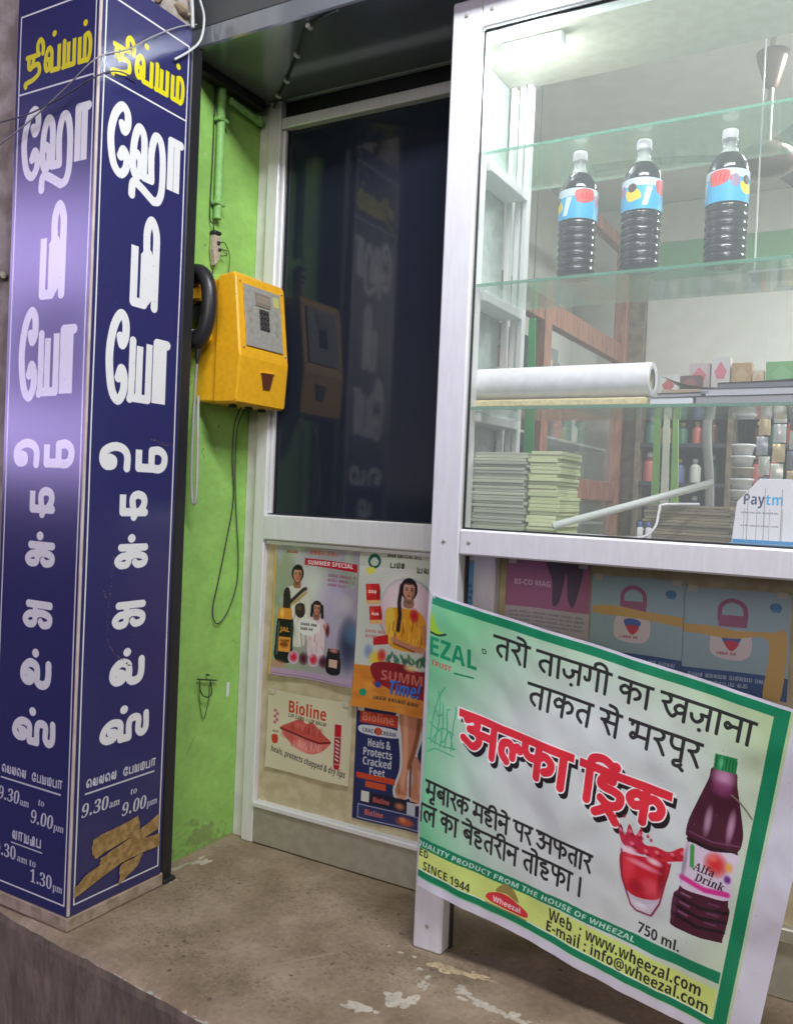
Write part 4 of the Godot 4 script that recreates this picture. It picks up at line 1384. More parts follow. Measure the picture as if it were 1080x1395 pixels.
func pillar() -> void:
	var p := thing("plastered_pillar", "square plastered pillar at the corner of the platform behind blue signs", "pillar", Vector3(-1.82, 0, -1.56))
	put("shaft", bx(-1.984, 0.0, -1.715, -1.679, 3.12, -1.414, 0.006), M.plaster, p)
	put("skirting", bx(-1.99, 0.0, -1.722, -1.6735, 0.036, -1.408, 0.004), M.skirt, p)
	# the corner bead shows between the two vinyl sheets
	var bead := MB.new()
	bead.tube(PackedVector3Array([Vector3(-1.6775, 0.04, -1.4125), Vector3(-1.6775, 2.30, -1.4125)]), 0.0042, 8)
	put("corner_bead", bead, grain(S(0.50, 0.40, 0.36), S(0.62, 0.55, 0.52), 1.0, 0.6, 40), p)
	# rough plaster lumps above the sign
	for k in 7:
		var m := MB.new()
		var r := 0.012 + rng.randf() * 0.012
		m.lathe(PackedVector2Array([Vector2(0, -r * 0.5), Vector2(r, -r * 0.2), Vector2(r * 0.8, r * 0.3), Vector2(0, r * 0.5)]), Vector3(-1.676 + rng.randf() * 0.004, 2.315 + rng.randf() * 0.05, -1.56 - k * 0.021), 7, Basis(Vector3(1, 0.3, 0).normalized(), 0.9 + k))
		put("plaster_lump", m, M.skirt, p)
	var facing := pillar_print(true)
	var street := pillar_print(false)
	var mr := vinyl(facing.texture(300, 2048))
	var ml := vinyl(street.texture(300, 2048))
	var a := thing("pillar_sign", "blue vinyl sign on pillar side facing the payphone, with torn tape patches", "sign", Vector3(-1.675, 0.035, -1.56), "blue signs on the pillar")
	var s := MB.new()
	s.sheet(func(u, v): return Vector3(-1.6745 + sin(v * 23.0 + u * 2.0) * 0.0006, 2.295 - v * 2.258, -1.4145 - u * 0.296), 4, 40, Vector3.RIGHT, 0.001)
	put("vinyl_sheet", s, mr, a)
	var patches := [[[0.22, 0.205, 0.70, 0.222, 0.735, 0.20, 0.72, 0.178, 0.25, 0.155, 0.21, 0.17]], [[0.30, 0.148, 0.62, 0.172, 0.95, 0.205, 0.955, 0.165, 0.7, 0.15, 0.30, 0.132]], [[0.045, 0.105, 0.20, 0.128, 0.62, 0.158, 0.97, 0.15, 0.975, 0.118, 0.5, 0.115, 0.05, 0.078]], [[0.52, 0.112, 0.78, 0.118, 0.70, 0.085, 0.5, 0.06, 0.515, 0.09]]]
	for k in patches.size():
		var q: Array = patches[k][0]
		var m := MB.new()
		var poly := PackedVector2Array()
		for j in range(0, q.size(), 2):
			var p0 := Vector2(-1.41 - q[j] * 0.30, q[j + 1])
			var p1 := Vector2(-1.41 - q[(j + 2) % q.size()] * 0.30, q[(j + 3) % q.size()])
			for w in 5:
				poly.append(p0.lerp(p1, w / 5.0) + Vector2(rng.randf_range(-0.0025, 0.0025), rng.randf_range(-0.002, 0.002)))
		var x := -1.6725 + k * 0.0004
		var idx := Geometry2D.triangulate_polygon(poly)
		for j in range(0, idx.size(), 3):
			m.tri(Vector3(x, poly[idx[j]].y, poly[idx[j]].x), Vector3(x, poly[idx[j + 1]].y, poly[idx[j + 1]].x), Vector3(x, poly[idx[j + 2]].y, poly[idx[j + 2]].x), Vector3.RIGHT, Vector3.RIGHT, Vector3.RIGHT)
		put("tape_patch", m, M.tape, a)
	var c := thing("pillar_sign", "blue vinyl sign on pillar side facing the street, without tape patches", "sign", Vector3(-1.825, 0.035, -1.41), "blue signs on the pillar")
	var t := MB.new()
	t.sheet(func(u, v): return Vector3(-1.975 + u * 0.296, 2.295 - v * 2.258, -1.4095 + sin(v * 19.0 + u) * 0.0006), 4, 40, Vector3.BACK, 0.001)
	put("vinyl_sheet", t, ml, c)
	# dark steel post beside the pillar
	var post := thing("steel_post", "slim black steel post between blue pillar and green wall", "post", Vector3(-1.70, 0, -1.74))
	put("shaft", bx(-1.735, 0.0, -1.765, -1.685, 2.264, -1.725, 0.003), M.black, post)
	put("foot_plate", bx(-1.745, 0.0, -1.768, -1.672, 0.012, -1.7235, 0.002), M.black, post)
	var rod := thing("wall_pipe", "short grey pipe stub sticking out of the plaster beside the pillar sign", "pipe", Vector3(-2.04, 1.63, -1.42))
	var rm := MB.new()
	rm.tube(PackedVector3Array([Vector3(-2.25, 1.598, -1.42), Vector3(-2.05, 1.602, -1.415), Vector3(-2.005, 1.603, -1.412)]), 0.009, 8)
	put("barrel", rm, M.alu_dull, rod)
	put("clip", bx(-2.12, 1.585, -1.432, -2.105, 1.618, -1.405), M.alu_dull, rod)

func vinyl(t: Texture2D) -> StandardMaterial3D:
	var m := printed(t, 0.2)
	m.metallic_specular = 0.6
	return m

func partition() -> void:
	var d := thing("glazed_partition", "aluminium shop partition with black glass above and cream board below", "partition", Vector3(-1.33, 0, -2.1))
	put("jamb", bx(-1.711, 0.0, -2.15, -1.667, 2.262, -2.085, 0.003), M.alu, d)
	put("glazing_bead", bx(-1.666, 1.012, -2.13, -1.655, 2.174, -2.098, 0.002), M.alu, d)
	put("header", bx(-1.666, 2.176, -2.15, -0.962, 2.208, -2.088, 0.003), M.alu, d)
	put("gap_shade_fill", bx(-1.666, 2.2095, -2.14, -0.962, 2.262, -2.11, 0.0), M.black, d)  # black fill standing for the shade in the gap above the header
	put("middle_rail", bx(-1.666, 0.932, -2.15, -0.962, 1.008, -2.08, 0.004), M.alu, d)
	put("black_pane", bx(-1.664, 1.0, -2.125, -0.962, 2.18, -2.115, 0.0), M.dark_pane, d)
	for q in [[-1.655, 1.0085, -1.651, 2.1755], [-1.651, 1.0085, -0.962, 1.012]]:
		put("gasket", bx(q[0], q[1], -2.1148, q[2], q[3], -2.108, 0.0005), M.black, d)
	put("board", bx(-1.666, 0.10, -2.125, -0.962, 0.935, -2.105, 0.0), M.board, d)
	put("kick_rail", bx(-1.666, 0.003, -2.15, -0.962, 0.112, -2.085, 0.003), M.alu_dull, d)
	put("kick_lip", bx(-1.666, 0.1135, -2.13, -0.962, 0.13, -2.078, 0.003), M.alu, d)
	put("top_bead", bx(-1.666, 0.918, -2.13, -0.962, 0.930, -2.095, 0.002), M.alu, d)
	var n := thing("counter_front", "cream counter board with an aluminium post under the glass display", "counter", Vector3(-0.3, 0, -2.1))
	put("post", bx(-0.960, 0.0, -2.16, -0.897, 0.95, -2.078, 0.003), M.alu, n)
	put("board", bx(-0.895, 0.13, -2.13, 0.40, 0.97, -2.108, 0.0), M.board, n)
	put("bottom_rail", bx(-0.895, 0.132, -2.14, 0.40, 0.165, -2.085, 0.003), M.alu_dull, n)
	put("kick_board", bx(-0.895, 0.0, -2.15, 0.40, 0.130, -2.10, 0.003), M.alu_dull, n)

func cabinet() -> void:
	var c := thing("display_cabinet", "tall aluminium framed glass display cabinet with green glass shelves", "cabinet", Vector3(-0.3, 0, -1.95))
	var zf := -1.83
	put("corner_post", bx(-0.962, 0.0, -1.895, -0.886, 2.248, zf, 0.004), M.alu, c)
	put("corner_post", bx(0.33, 0.0, -1.895, 0.40, 2.248, zf, 0.004), M.alu, c)
	put("post_groove", bx(-0.8855, 0.0, -1.885, -0.8815, 0.945, -1.868, 0.001), M.black, c)
	put("top_rail", bx(-0.8845, 2.172, -1.89, 0.329, 2.246, zf + 0.001, 0.004), M.alu, c)
	put("bottom_rail", bx(-0.8845, 0.950, -1.89, 0.329, 1.010, zf + 0.001, 0.004), M.alu, c)
	put("glass_pane", bx(-0.884, 1.0105, -1.853, 0.329, 2.1715, -1.848, 0.0), M.glass, c)
	for q in [[-0.884, 1.0105, -0.8795, 2.1715], [-0.879, 1.0105, 0.329, 1.0145], [-0.879, 2.1675, 0.329, 2.1715]]:
		put("gasket", bx(q[0], q[1], -1.8475, q[2], q[3], -1.842, 0.0005), M.black, c)
	put("top_board", bx(-0.958, 2.176, -2.16, 0.38, 2.19, -1.892, 0.001), M.alu_dull, c)
	put("base_board", bx(-0.958, 0.985, -2.16, 0.38, 1.006, -1.892, 0.001), M.brown_wood, c)
	put("side_panel", bx(-0.956, 1.008, -2.14, -0.944, 2.174, -1.897, 0.001), M.side, c)
	put("side_panel", bx(0.384, 1.008, -2.14, 0.396, 2.174, -1.897, 0.001), M.side, c)
	for x in [-0.938, -0.912, -0.892]:
		put("back_post", bx(x, 1.007, -2.16, x + 0.014, 2.175, -2.135, 0.002), M.alu, c)
	for y in [1.30, 1.59, 1.90]:
		var s := put("glass_shelf", bx(-0.94, y - 0.008, -2.132, 0.38, y, -1.868, 0.0), M.shelf, c)
		put("shelf_edge", bx(-0.94, y - 0.0075, -1.8675, 0.38, y - 0.0005, -1.864, 0.0), M.shelf_edge, s)
		put("shelf_bracket", bx(-0.942, y - 0.032, -2.134, -0.878, y - 0.0095, -1.90, 0.002), M.alu, c)
	for q in [[-0.925, 2.21], [-0.925, 0.98], [-0.86, 2.21], [-0.86, 0.98], [-0.925, 0.06]]:
		var sc := MB.new()
		sc.lathe(PackedVector2Array([Vector2(0.005, 0), Vector2(0.005, 0.0012), Vector2(0.003, 0.0024), Vector2(0, 0.0026)]), Vector3(q[0], q[1], zf + 0.0008), 10, Basis(Vector3.RIGHT, PI / 2))
		put("screw", sc, M.alu_dull, c)
	var lamp := thing("display_lamp", "small glowing white lamp in the top corner of the display cabinet", "lamp", Vector3(-0.80, 2.12, -1.93))
	put("holder", bx(-0.875, 2.145, -1.945, -0.72, 2.175, -1.915, 0.004), M.white, lamp)
	var m := MB.new()
	m.tube(PackedVector3Array([Vector3(-0.868, 2.128, -1.93), Vector3(-0.864, 2.128, -1.93), Vector3(-0.732, 2.128, -1.93), Vector3(-0.728, 2.128, -1.93)]), [0.008, 0.013, 0.013, 0.008], 10)
	put("tube", m, glow(Color(0.95, 0.98, 1.0), 12.0), lamp)
	var t := thing("tube_lamp", "white fluorescent tube lamp hung under the shop canopy", "lamp", Vector3(-0.1, 2.85, -1.0))
	put("housing", bx(-0.73, 2.87, -1.03, 0.53, 2.92, -0.97, 0.006), M.white, t)
	var q := MB.new()
	q.tube(PackedVector3Array([Vector3(-0.70, 2.85, -1.00), Vector3(0.50, 2.85, -1.00)]), 0.013, 12)
	put("tube", q, glow(Color(0.97, 0.98, 1.0), 8.0), t)
	for x in [-0.55, 0.35]:
		put("hanger", bx(x - 0.004, 2.921, -1.004, x + 0.004, 3.12, -0.996, 0.001), M.black, t)
	var k := thing("ceiling_tube", "white fluorescent tube lamp on the shop ceiling", "lamp", Vector3(0.35, 2.6, -3.1))
	put("housing", bx(-0.28, 2.585, -3.13, 0.98, 2.631, -3.07, 0.005), M.white, k)
	var w := MB.new()
	w.tube(PackedVector3Array([Vector3(-0.25, 2.567, -3.1), Vector3(0.95, 2.567, -3.1)]), 0.013, 12)
	put("tube", w, glow(Color(0.97, 0.98, 1.0), 8.0), k)

func payphone() -> void:
	var p := thing("payphone", "yellow wall payphone with black handset on the green wall", "payphone", Vector3(-1.76, 1.32, -1.96))
	var back := MB.new()
	back.prism(PackedVector3Array([Vector3(-1.758, 1.328, -1.862), Vector3(-1.758, 1.665, -1.862), Vector3(-1.682, 1.675, -1.862), Vector3(-1.682, 1.326, -1.862)]), Vector3(0, 0, -0.205), 0.004)
	put("back_box", back, M.yellow, p)
	var front := MB.new()
	front.prism(PackedVector3Array([Vector3(-1.681, 1.322, -1.855), Vector3(-1.681, 1.682, -1.855), Vector3(-1.628, 1.688, -1.855), Vector3(-1.621, 1.680, -1.855), Vector3(-1.594, 1.468, -1.855), Vector3(-1.592, 1.452, -1.855), Vector3(-1.602, 1.326, -1.855), Vector3(-1.608, 1.321, -1.855)]), Vector3(0, 0, -0.222), 0.006)
	var cover := put("front_cover", front, M.yellow, p)
	# plate on the sloping upper face
	var up := Vector3(-1.621 + 1.594, 1.680 - 1.468, 0).normalized()
	var right := Vector3(0, 0, -1)
	var out := right.cross(up).normalized()
	var mid := Vector3(-1.6065, 1.572, -1.966)
	var frame := Transform3D(Basis(right, up, out), mid)
	local_box(p, "keypad_plate", frame, Vector3(-0.082, -0.088, 0.001), Vector3(0.082, 0.088, 0.0035), M.plate)
	var lcd := local_box(p, "display", frame, Vector3(-0.036, 0.034, 0.0036), Vector3(0.032, 0.072, 0.0056), M.lcd)
	local_box(lcd, "screen", frame, Vector3(-0.030, 0.044, 0.0057), Vector3(0.026, 0.066, 0.0062), mat(S(0.30, 0.26, 0.20), 0.15))
	for j in 4:
		for i in 3:
			local_box(p, "key", frame, Vector3(-0.020 + i * 0.0145, 0.014 - j * 0.0155, 0.0036), Vector3(-0.0085 + i * 0.0145, 0.0262 - j * 0.0155, 0.0078), M.key)
	for q in [[-0.068, 0.01], [-0.068, -0.02], [0.05, 0.02], [0.05, -0.01], [0.05, -0.04], [-0.068, -0.05]]:
		local_box(p, "printed_notice", frame, Vector3(q[0], q[1], 0.0036), Vector3(q[0] + 0.016, q[1] + 0.014, 0.0040), M.alu_dull)
	local_box(p, "sticker", frame, Vector3(0.048, 0.046, 0.0036), Vector3(0.074, 0.076, 0.0040), mat(S(0.52, 0.52, 0.16), 0.5))
	for q in [[-0.094, 0.094], [0.094, 0.094], [-0.094, -0.094], [0.094, -0.094]]:
		var sc := MB.new()
		sc.lathe(PackedVector2Array([Vector2(0.0034, 0), Vector2(0.0034, 0.001), Vector2(0.002, 0.002), Vector2(0, 0.0021)]), frame * Vector3(q[0], q[1], 0.0006), 10, frame.basis * Basis(Vector3.RIGHT, PI / 2))
		put("screw", sc, M.alu_dull, p)
	# coin return, a recess with a sloping flap
	var coin := MB.new()
	coin.prism(PackedVector3Array([Vector3(-1.5930, 1.415, -1.952), Vector3(-1.5930, 1.418, -2.006), Vector3(-1.5960, 1.374, -1.996), Vector3(-1.5960, 1.372, -1.966)]), Vector3(0.0018, 0, 0), 0.0)
	put("coin_return", coin, M.slot, p)
	var lip := MB.new()
	lip.tube(PackedVector3Array([Vector3(-1.592, 1.418, -1.949), Vector3(-1.592, 1.421, -2.009)]), 0.003, 6)
	put("coin_lip", lip, M.yellow, p)
	for z in [-1.90, -1.97, -2.03]:
		put("rubber_foot", bx(-1.66, 1.312, z - 0.008, -1.64, 1.321, z + 0.008), M.black, p)
	# cradle and handset on the side that faces the street
	put("cradle", bx(-1.742, 1.60, -1.854, -1.69, 1.64, -1.80, 0.006), M.yellow, p)
	put("cradle", bx(-1.735, 1.49, -1.854, -1.69, 1.52, -1.82, 0.006), M.yellow, p)
	put("switch_hook", bx(-1.742, 1.545, -1.86, -1.686, 1.598, -1.815, 0.008), M.handset, p)
	var hs := MB.new()
	var path := [Vector3(-1.744, 1.640, -1.80), Vector3(-1.738, 1.660, -1.80), Vector3(-1.718, 1.676, -1.80), Vector3(-1.690, 1.672, -1.80), Vector3(-1.668, 1.640, -1.80), Vector3(-1.661, 1.595, -1.80), Vector3(-1.664, 1.548, -1.80), Vector3(-1.678, 1.508, -1.80), Vector3(-1.700, 1.486, -1.80), Vector3(-1.722, 1.496, -1.80), Vector3(-1.730, 1.512, -1.80)]
	var sp := spline(path, 5)
	var rr := []
	for i in sp.size():
		var f := float(i) / (sp.size() - 1)
		var e := minf(f, 1.0 - f)
		rr.append(lerpf(0.032, 0.021, smoothstep(0.10, 0.30, e)) * (0.55 if e < 0.005 else (0.85 if e < 0.03 else 1.0)))
	hs.tube(sp, rr, 16)
	var h := put("handset", hs, M.handset, p)
	var fit := MB.new()
	fit.tube(PackedVector3Array([Vector3(-1.694, 1.468, -1.80), Vector3(-1.698, 1.440, -1.802), Vector3(-1.701, 1.425, -1.804)]), [0.009, 0.007, 0.004], 8)
	put("cord_sleeve", fit, M.black, h)
	put("handset_cord", cable([Vector3(-1.701, 1.428, -1.804), Vector3(-1.715, 1.37, -1.815), Vector3(-1.722, 1.25, -1.82), Vector3(-1.722, 1.12, -1.82), Vector3(-1.715, 1.05, -1.82), Vector3(-1.708, 1.034, -1.82), Vector3(-1.700, 1.06, -1.82), Vector3(-1.702, 1.15, -1.822), Vector3(-1.712, 1.26, -1.828), Vector3(-1.735, 1.34, -1.85)], 0.0042, 8), M.cord, p)
	put("line_cable", cable([Vector3(-1.72, 1.325, -2.04), Vector3(-1.745, 1.27, -2.035), Vector3(-1.752, 1.15, -2.04), Vector3(-1.752, 1.006, -2.053), Vector3(-1.752, 0.87, -2.071), Vector3(-1.752, 0.779, -2.066), Vector3(-1.752, 0.70, -2.025), Vector3(-1.752, 0.675, -1.983), Vector3(-1.752, 0.72, -1.964), Vector3(-1.752, 0.807, -1.985), Vector3(-1.7515, 0.917, -2.011), Vector3(-1.7515, 1.05, -2.037), Vector3(-1.7515, 1.18, -2.024), Vector3(-1.742, 1.28, -2.018), Vector3(-1.715, 1.33, -2.016)], 0.0019), M.wire, p)

# a chamfered box given in the coordinates of a tilted frame
func local_box(parent: Node3D, called: String, fr: Transform3D, lo: Vector3, hi: Vector3, m: Material) -> MeshInstance3D:
	var b := MB.new()
	b.box(lo, hi, 0.0008)
	for i in b.v.size():
		b.v[i] = fr * b.v[i]
		b.n[i] = fr.basis * b.n[i]
	return put(called, b, m, parent)

func wall_fittings() -> void:
	var paint := grain(S(0.22, 0.46, 0.13), S(0.28, 0.54, 0.17), 4.0, 0.6, 41)
	var pipe := thing("conduit_pipe", "green painted conduit pipe coming down the green wall from soffit", "pipe", Vector3(-1.745, 1.86, -1.91))
	var m := MB.new()
	m.tube(PackedVector3Array([Vector3(-1.746, 2.262, -1.912), Vector3(-1.746, 1.862, -1.912)]), 0.0125, 12)
	put("barrel", m, paint, pipe)
	for y in [2.14, 1.90]:
		put("saddle_clip", bx(-1.759, y, -1.932, -1.7325, y + 0.012, -1.892, 0.002), paint, pipe)
	var stub := thing("pipe_stub", "green painted pipe stub lying along the top of green wall", "pipe", Vector3(-1.74, 2.20, -2.02))
	var sm := MB.new()
	sm.tube(PackedVector3Array([Vector3(-1.742, 2.215, -1.945), Vector3(-1.742, 2.205, -2.09)]), 0.010, 10)
	put("barrel", sm, paint, stub)
	put("end_collar", bx(-1.757, 2.198, -2.0845, -1.73, 2.222, -2.066, 0.004), paint, stub)
	var bar := thing("ceiling_angle", "dark steel angle running along the top of green wall below soffit", "bracket", Vector3(-1.75, 2.25, -1.9))
	put("angle", bx(-1.757, 2.236, -2.08, -1.722, 2.2645, -1.75, 0.002), M.black, bar)
	put("earth_wire", cable([Vector3(-1.756, 2.25, -1.893), Vector3(-1.755, 2.05, -1.893), Vector3(-1.755, 1.87, -1.890), Vector3(-1.745, 1.842, -1.895), Vector3(-1.752, 1.82, -1.904)], 0.002), M.wire, bar)
	var sc := thing("mirrored_spot_cable", "added cable whose white clips stand for light spots mirrored in the soffit", "cable", Vector3(-1.5, 2.26, -1.9))
	put("strand", cable([Vector3(-1.24, 2.260, -1.755), Vector3(-1.36, 2.260, -1.79), Vector3(-1.46, 2.260, -1.885), Vector3(-1.575, 2.260, -1.99), Vector3(-1.66, 2.258, -2.06), Vector3(-1.69, 2.24, -2.08)], 0.0035), M.black, sc)
	for q in [[-1.345, -1.782], [-1.46, -1.885], [-1.575, -1.99], [-1.655, -2.056]]:  # white boxes put in for light spots mirrored in the soffit
		put("clip", bx(q[0] - 0.006, 2.254, q[1] - 0.010, q[0] + 0.006, 2.2655, q[1] + 0.010, 0.002), M.white, sc)
	var j := thing("broken_switch", "broken beige switch hanging on bare wires above the payphone", "switch", Vector3(-1.745, 1.75, -1.912))
	put("cap", bx(-1.757, 1.815, -1.922, -1.735, 1.825, -1.894, 0.002), M.black, j)
	var bod := MB.new()
	bod.prism(PackedVector3Array([Vector3(-1.757, 1.812, -1.896), Vector3(-1.757, 1.812, -1.918), Vector3(-1.757, 1.778, -1.923), Vector3(-1.757, 1.738, -1.914), Vector3(-1.757, 1.726, -1.902), Vector3(-1.757, 1.770, -1.893)]), Vector3(0.022, 0, 0), 0.004)
	put("body", bod, M.beige, j)
	put("terminal", bx(-1.7345, 1.785, -1.912, -1.730, 1.795, -1.902), M.black, j)
	put("terminal", bx(-1.7345, 1.768, -1.918, -1.730, 1.776, -1.908), M.black, j)
	put("bare_wire", cable([Vector3(-1.732, 1.79, -1.91), Vector3(-1.74, 1.80, -1.94), Vector3(-1.745, 1.775, -1.968), Vector3(-1.745, 1.735, -1.970), Vector3(-1.74, 1.70, -1.955), Vector3(-1.735, 1.678, -1.95)], 0.0014), M.wire, j)
	put("bare_wire", cable([Vector3(-1.732, 1.772, -1.915), Vector3(-1.728, 1.775, -1.935), Vector3(-1.738, 1.766, -1.948), Vector3(-1.75, 1.76, -1.93)], 0.0013), M.wire, j)
	put("bare_wire", cable([Vector3(-1.74, 1.735, -1.905), Vector3(-1.742, 1.71, -1.898), Vector3(-1.745, 1.68, -1.896)], 0.0018), M.wire, j)
	var h := thing("wall_hook", "bent wire hook with a ring low on the green wall", "hook", Vector3(-1.755, 0.5, -1.94))
	put("bar", cable([Vector3(-1.752, 0.520, -1.909), Vector3(-1.748, 0.512, -1.95), Vector3(-1.752, 0.503, -1.993)], 0.0022), M.wire, h)
	put("wire_ring", cable([Vector3(-1.750, 0.516, -1.918), Vector3(-1.745, 0.49, -1.916), Vector3(-1.742, 0.470, -1.926), Vector3(-1.742, 0.462, -1.95), Vector3(-1.745, 0.472, -1.966), Vector3(-1.75, 0.51, -1.963)], 0.002), M.wire, h)
	put("ring_shadow_loop", cable([Vector3(-1.750, 0.505, -1.92), Vector3(-1.754, 0.45, -1.925), Vector3(-1.755, 0.395, -1.945), Vector3(-1.754, 0.44, -1.962), Vector3(-1.75, 0.505, -1.963)], 0.0011), M.wire, h)  # thin wire loop drawn as the faint shadow of the ring
	put("nail", bx(-1.757, 0.523, -1.955, -1.745, 0.528, -1.950), M.wire, h)
	tag(put("paper_scrap", bx(-1.7595, 0.442, -2.060, -1.7585, 0.486, -2.049, 0.0002), M.white), "small white paper scrap stuck low on the green wall", "paper")

# a paper sheet on the plane z, with a little curl; corners given as x0, y0 (bottom left), x1, y1
func poster(called: String, label: String, c: Canvas, x0: float, y0: float, x1: float, y1: float, z: float, curl: float, px: Vector2i, group: String, cat := "poster") -> void:
	var o := thing(called, label, cat, Vector3((x0 + x1) / 2, y0, z), group)
	var m := MB.new()
	var ph := rng.randf() * 6.0
	m.sheet(func(u, v): return Vector3(lerpf(x0, x1, u), lerpf(y1, y0, v) + sin(u * 5 + ph) * 0.0015, z + curl * pow(v, 4.0) * (0.4 + 0.6 * sin(u * 3.0 + ph) ** 2) + 0.0012 * sin(v * 9 + ph) * sin(u * 7)), 10, 14, Vector3.BACK, 0.0004)
	var pm := printed(c.texture(px.x, px.y), 0.4)
	put("sheet", m, pm, o)
	for q in [[x0 + 0.006, y1 - 0.004], [x1 - 0.03, y1 - 0.004]]:
		put("tape", bx(q[0], q[1] - 0.006, z + 0.0035, q[0] + 0.022, q[1] + 0.008, z + 0.0040, 0.0), mat(S(0.5, 0.47, 0.38), 0.3), o)

func posters() -> void:
	var g := "posters pasted on the partition board"
	poster("syrup_poster", "poster of a woman and girl with dark syrup bottles", syrup_poster(), -1.634, 0.526, -1.331, 0.926, -2.1005, 0.010, Vector2i(600, 800), g)
	poster("hair_poster", "poster of a woman in yellow with a long plait and red packs", hair_poster(), -1.328, 0.478, -1.035, 0.936, -2.0985, 0.022, Vector2i(600, 960), g)
	poster("lip_poster", "cream poster with a large pair of red lips", lip_poster(), -1.638, 0.238, -1.333, 0.476, -2.1015, 0.006, Vector2i(600, 472), g)
	poster("foot_poster", "dark blue poster of bare feet and cream tubes", foot_poster(), -1.318, 0.153, -1.05, 0.474, -2.1015, 0.002, Vector2i(520, 640), g)
	var strip := thing("blue_notice", "narrow light blue notice on the partition board beside the post", "notice", Vector3(-0.99, 0.6, -2.10), g)
	var c := Canvas.new(40, 200, 4.0, Color8(120, 176, 214))
	rows(c, 5, 50, 30, 9, 6, Color8(60, 110, 150))
	var m := MB.new()
	m.sheet(func(u, v): return Vector3(lerpf(-1.013, -0.966, u), lerpf(0.915, 0.68, v), -2.099), 2, 4, Vector3.BACK, 0.0004)
	put("sheet", m, printed(c.texture(80, 400)), strip)
	var g2 := "faded posters pasted on the counter board"
	poster("pink_poster", "faded pink and grey poster on the counter board above the banner", pink_poster(), -0.876, 0.735, -0.652, 0.930, -2.1035, 0.002, Vector2i(460, 400), g2)
	poster("handbag_poster", "faded blue handbag poster next to the pink poster", bag_poster(false), -0.648, 0.672, -0.425, 0.908, -2.1030, 0.002, Vector2i(460, 500), g2)
	poster("handbag_poster", "faded blue handbag poster with tan tape down its side", bag_poster(true), -0.424, 0.660, -0.195, 0.899, -2.1034, 0.002, Vector2i(460, 500), g2)

func banner() -> void:
	var o := thing("printed_banner", "white and green cloth banner printed in red and black, tied across the cabinet legs", "banner", Vector3(-0.55, 0.07, -1.80))
	var c := banner_print()
	var TL := Vector3(-0.941, 0.850, -1.818)
	var TR := Vector3(-0.157, 0.706, -1.790)
	var BR := Vector3(-0.246, 0.064, -1.785)
	var BL := Vector3(-0.942, 0.189, -1.808)
	var nz := FastNoiseLite.new()
	nz.seed = 77
	nz.frequency = 1.6
	nz.fractal_octaves = 3
	var m := MB.new()
	m.sheet(func(u, v):
		var s: float = u * 1.08
		var t: float = v * 1.047 - 0.01
		var p: Vector3 = TL.lerp(TR, s).lerp(BL.lerp(BR, s), t)
		# shallow folds that run from the tied corner, and a soft belly
		var f: float = 0.009 * sin((s * 0.8 + t) * 9.0) * exp(-1.8 * (s + t)) + 0.003 * sin((s * 1.6 - t * 0.5) * 8.0) * smoothstep(0.3, 1.0, s) + 0.009 * nz.get_noise_2d(s * 1.6, t * 0.7) + 0.004 * nz.get_noise_2d(s * 5.0 + 9.0, t * 4.0)
		var edge: float = 0.006 * sin(s * 11.0) * smoothstep(0.8, 1.0, t) + 0.004 * sin(t * 13.0 + 1.0) * smoothstep(0.9, 1.06, s)
		return p + Vector3(0, 0, f + edge + 0.008 * sin(PI * clampf(s, 0, 1)) * sin(PI * clampf(t, 0, 1))), 48, 40, Vector3.BACK, 0.0006)
	var pm := printed(c.texture(1296, 1068), 0.5)
	put("cloth", m, pm, o)
	put("tie_string", cable([TL + Vector3(0.006, -0.006, 0.003), Vector3(-0.955, 0.862, -1.826), Vector3(-0.966, 0.868, -1.85)], 0.0016), M.cord, o)
	var eye := MB.new()
	eye.lathe(PackedVector2Array([Vector2(0.003, 0), Vector2(0.0065, 0), Vector2(0.006, 0.0016), Vector2(0.003, 0.0016)]), TL + Vector3(0.008, -0.010, 0.001), 14, Basis(Vector3.RIGHT, PI / 2))
	put("eyelet", eye, M.alu, o)

const ORD := ["first", "second", "third", "fourth", "fifth", "sixth", "seventh", "eighth", "ninth", "tenth", "eleventh", "twelfth", "thirteenth", "fourteenth"]
const TINT := ["dark brown", "pale", "dark green", "ochre", "dark blue", "red"]

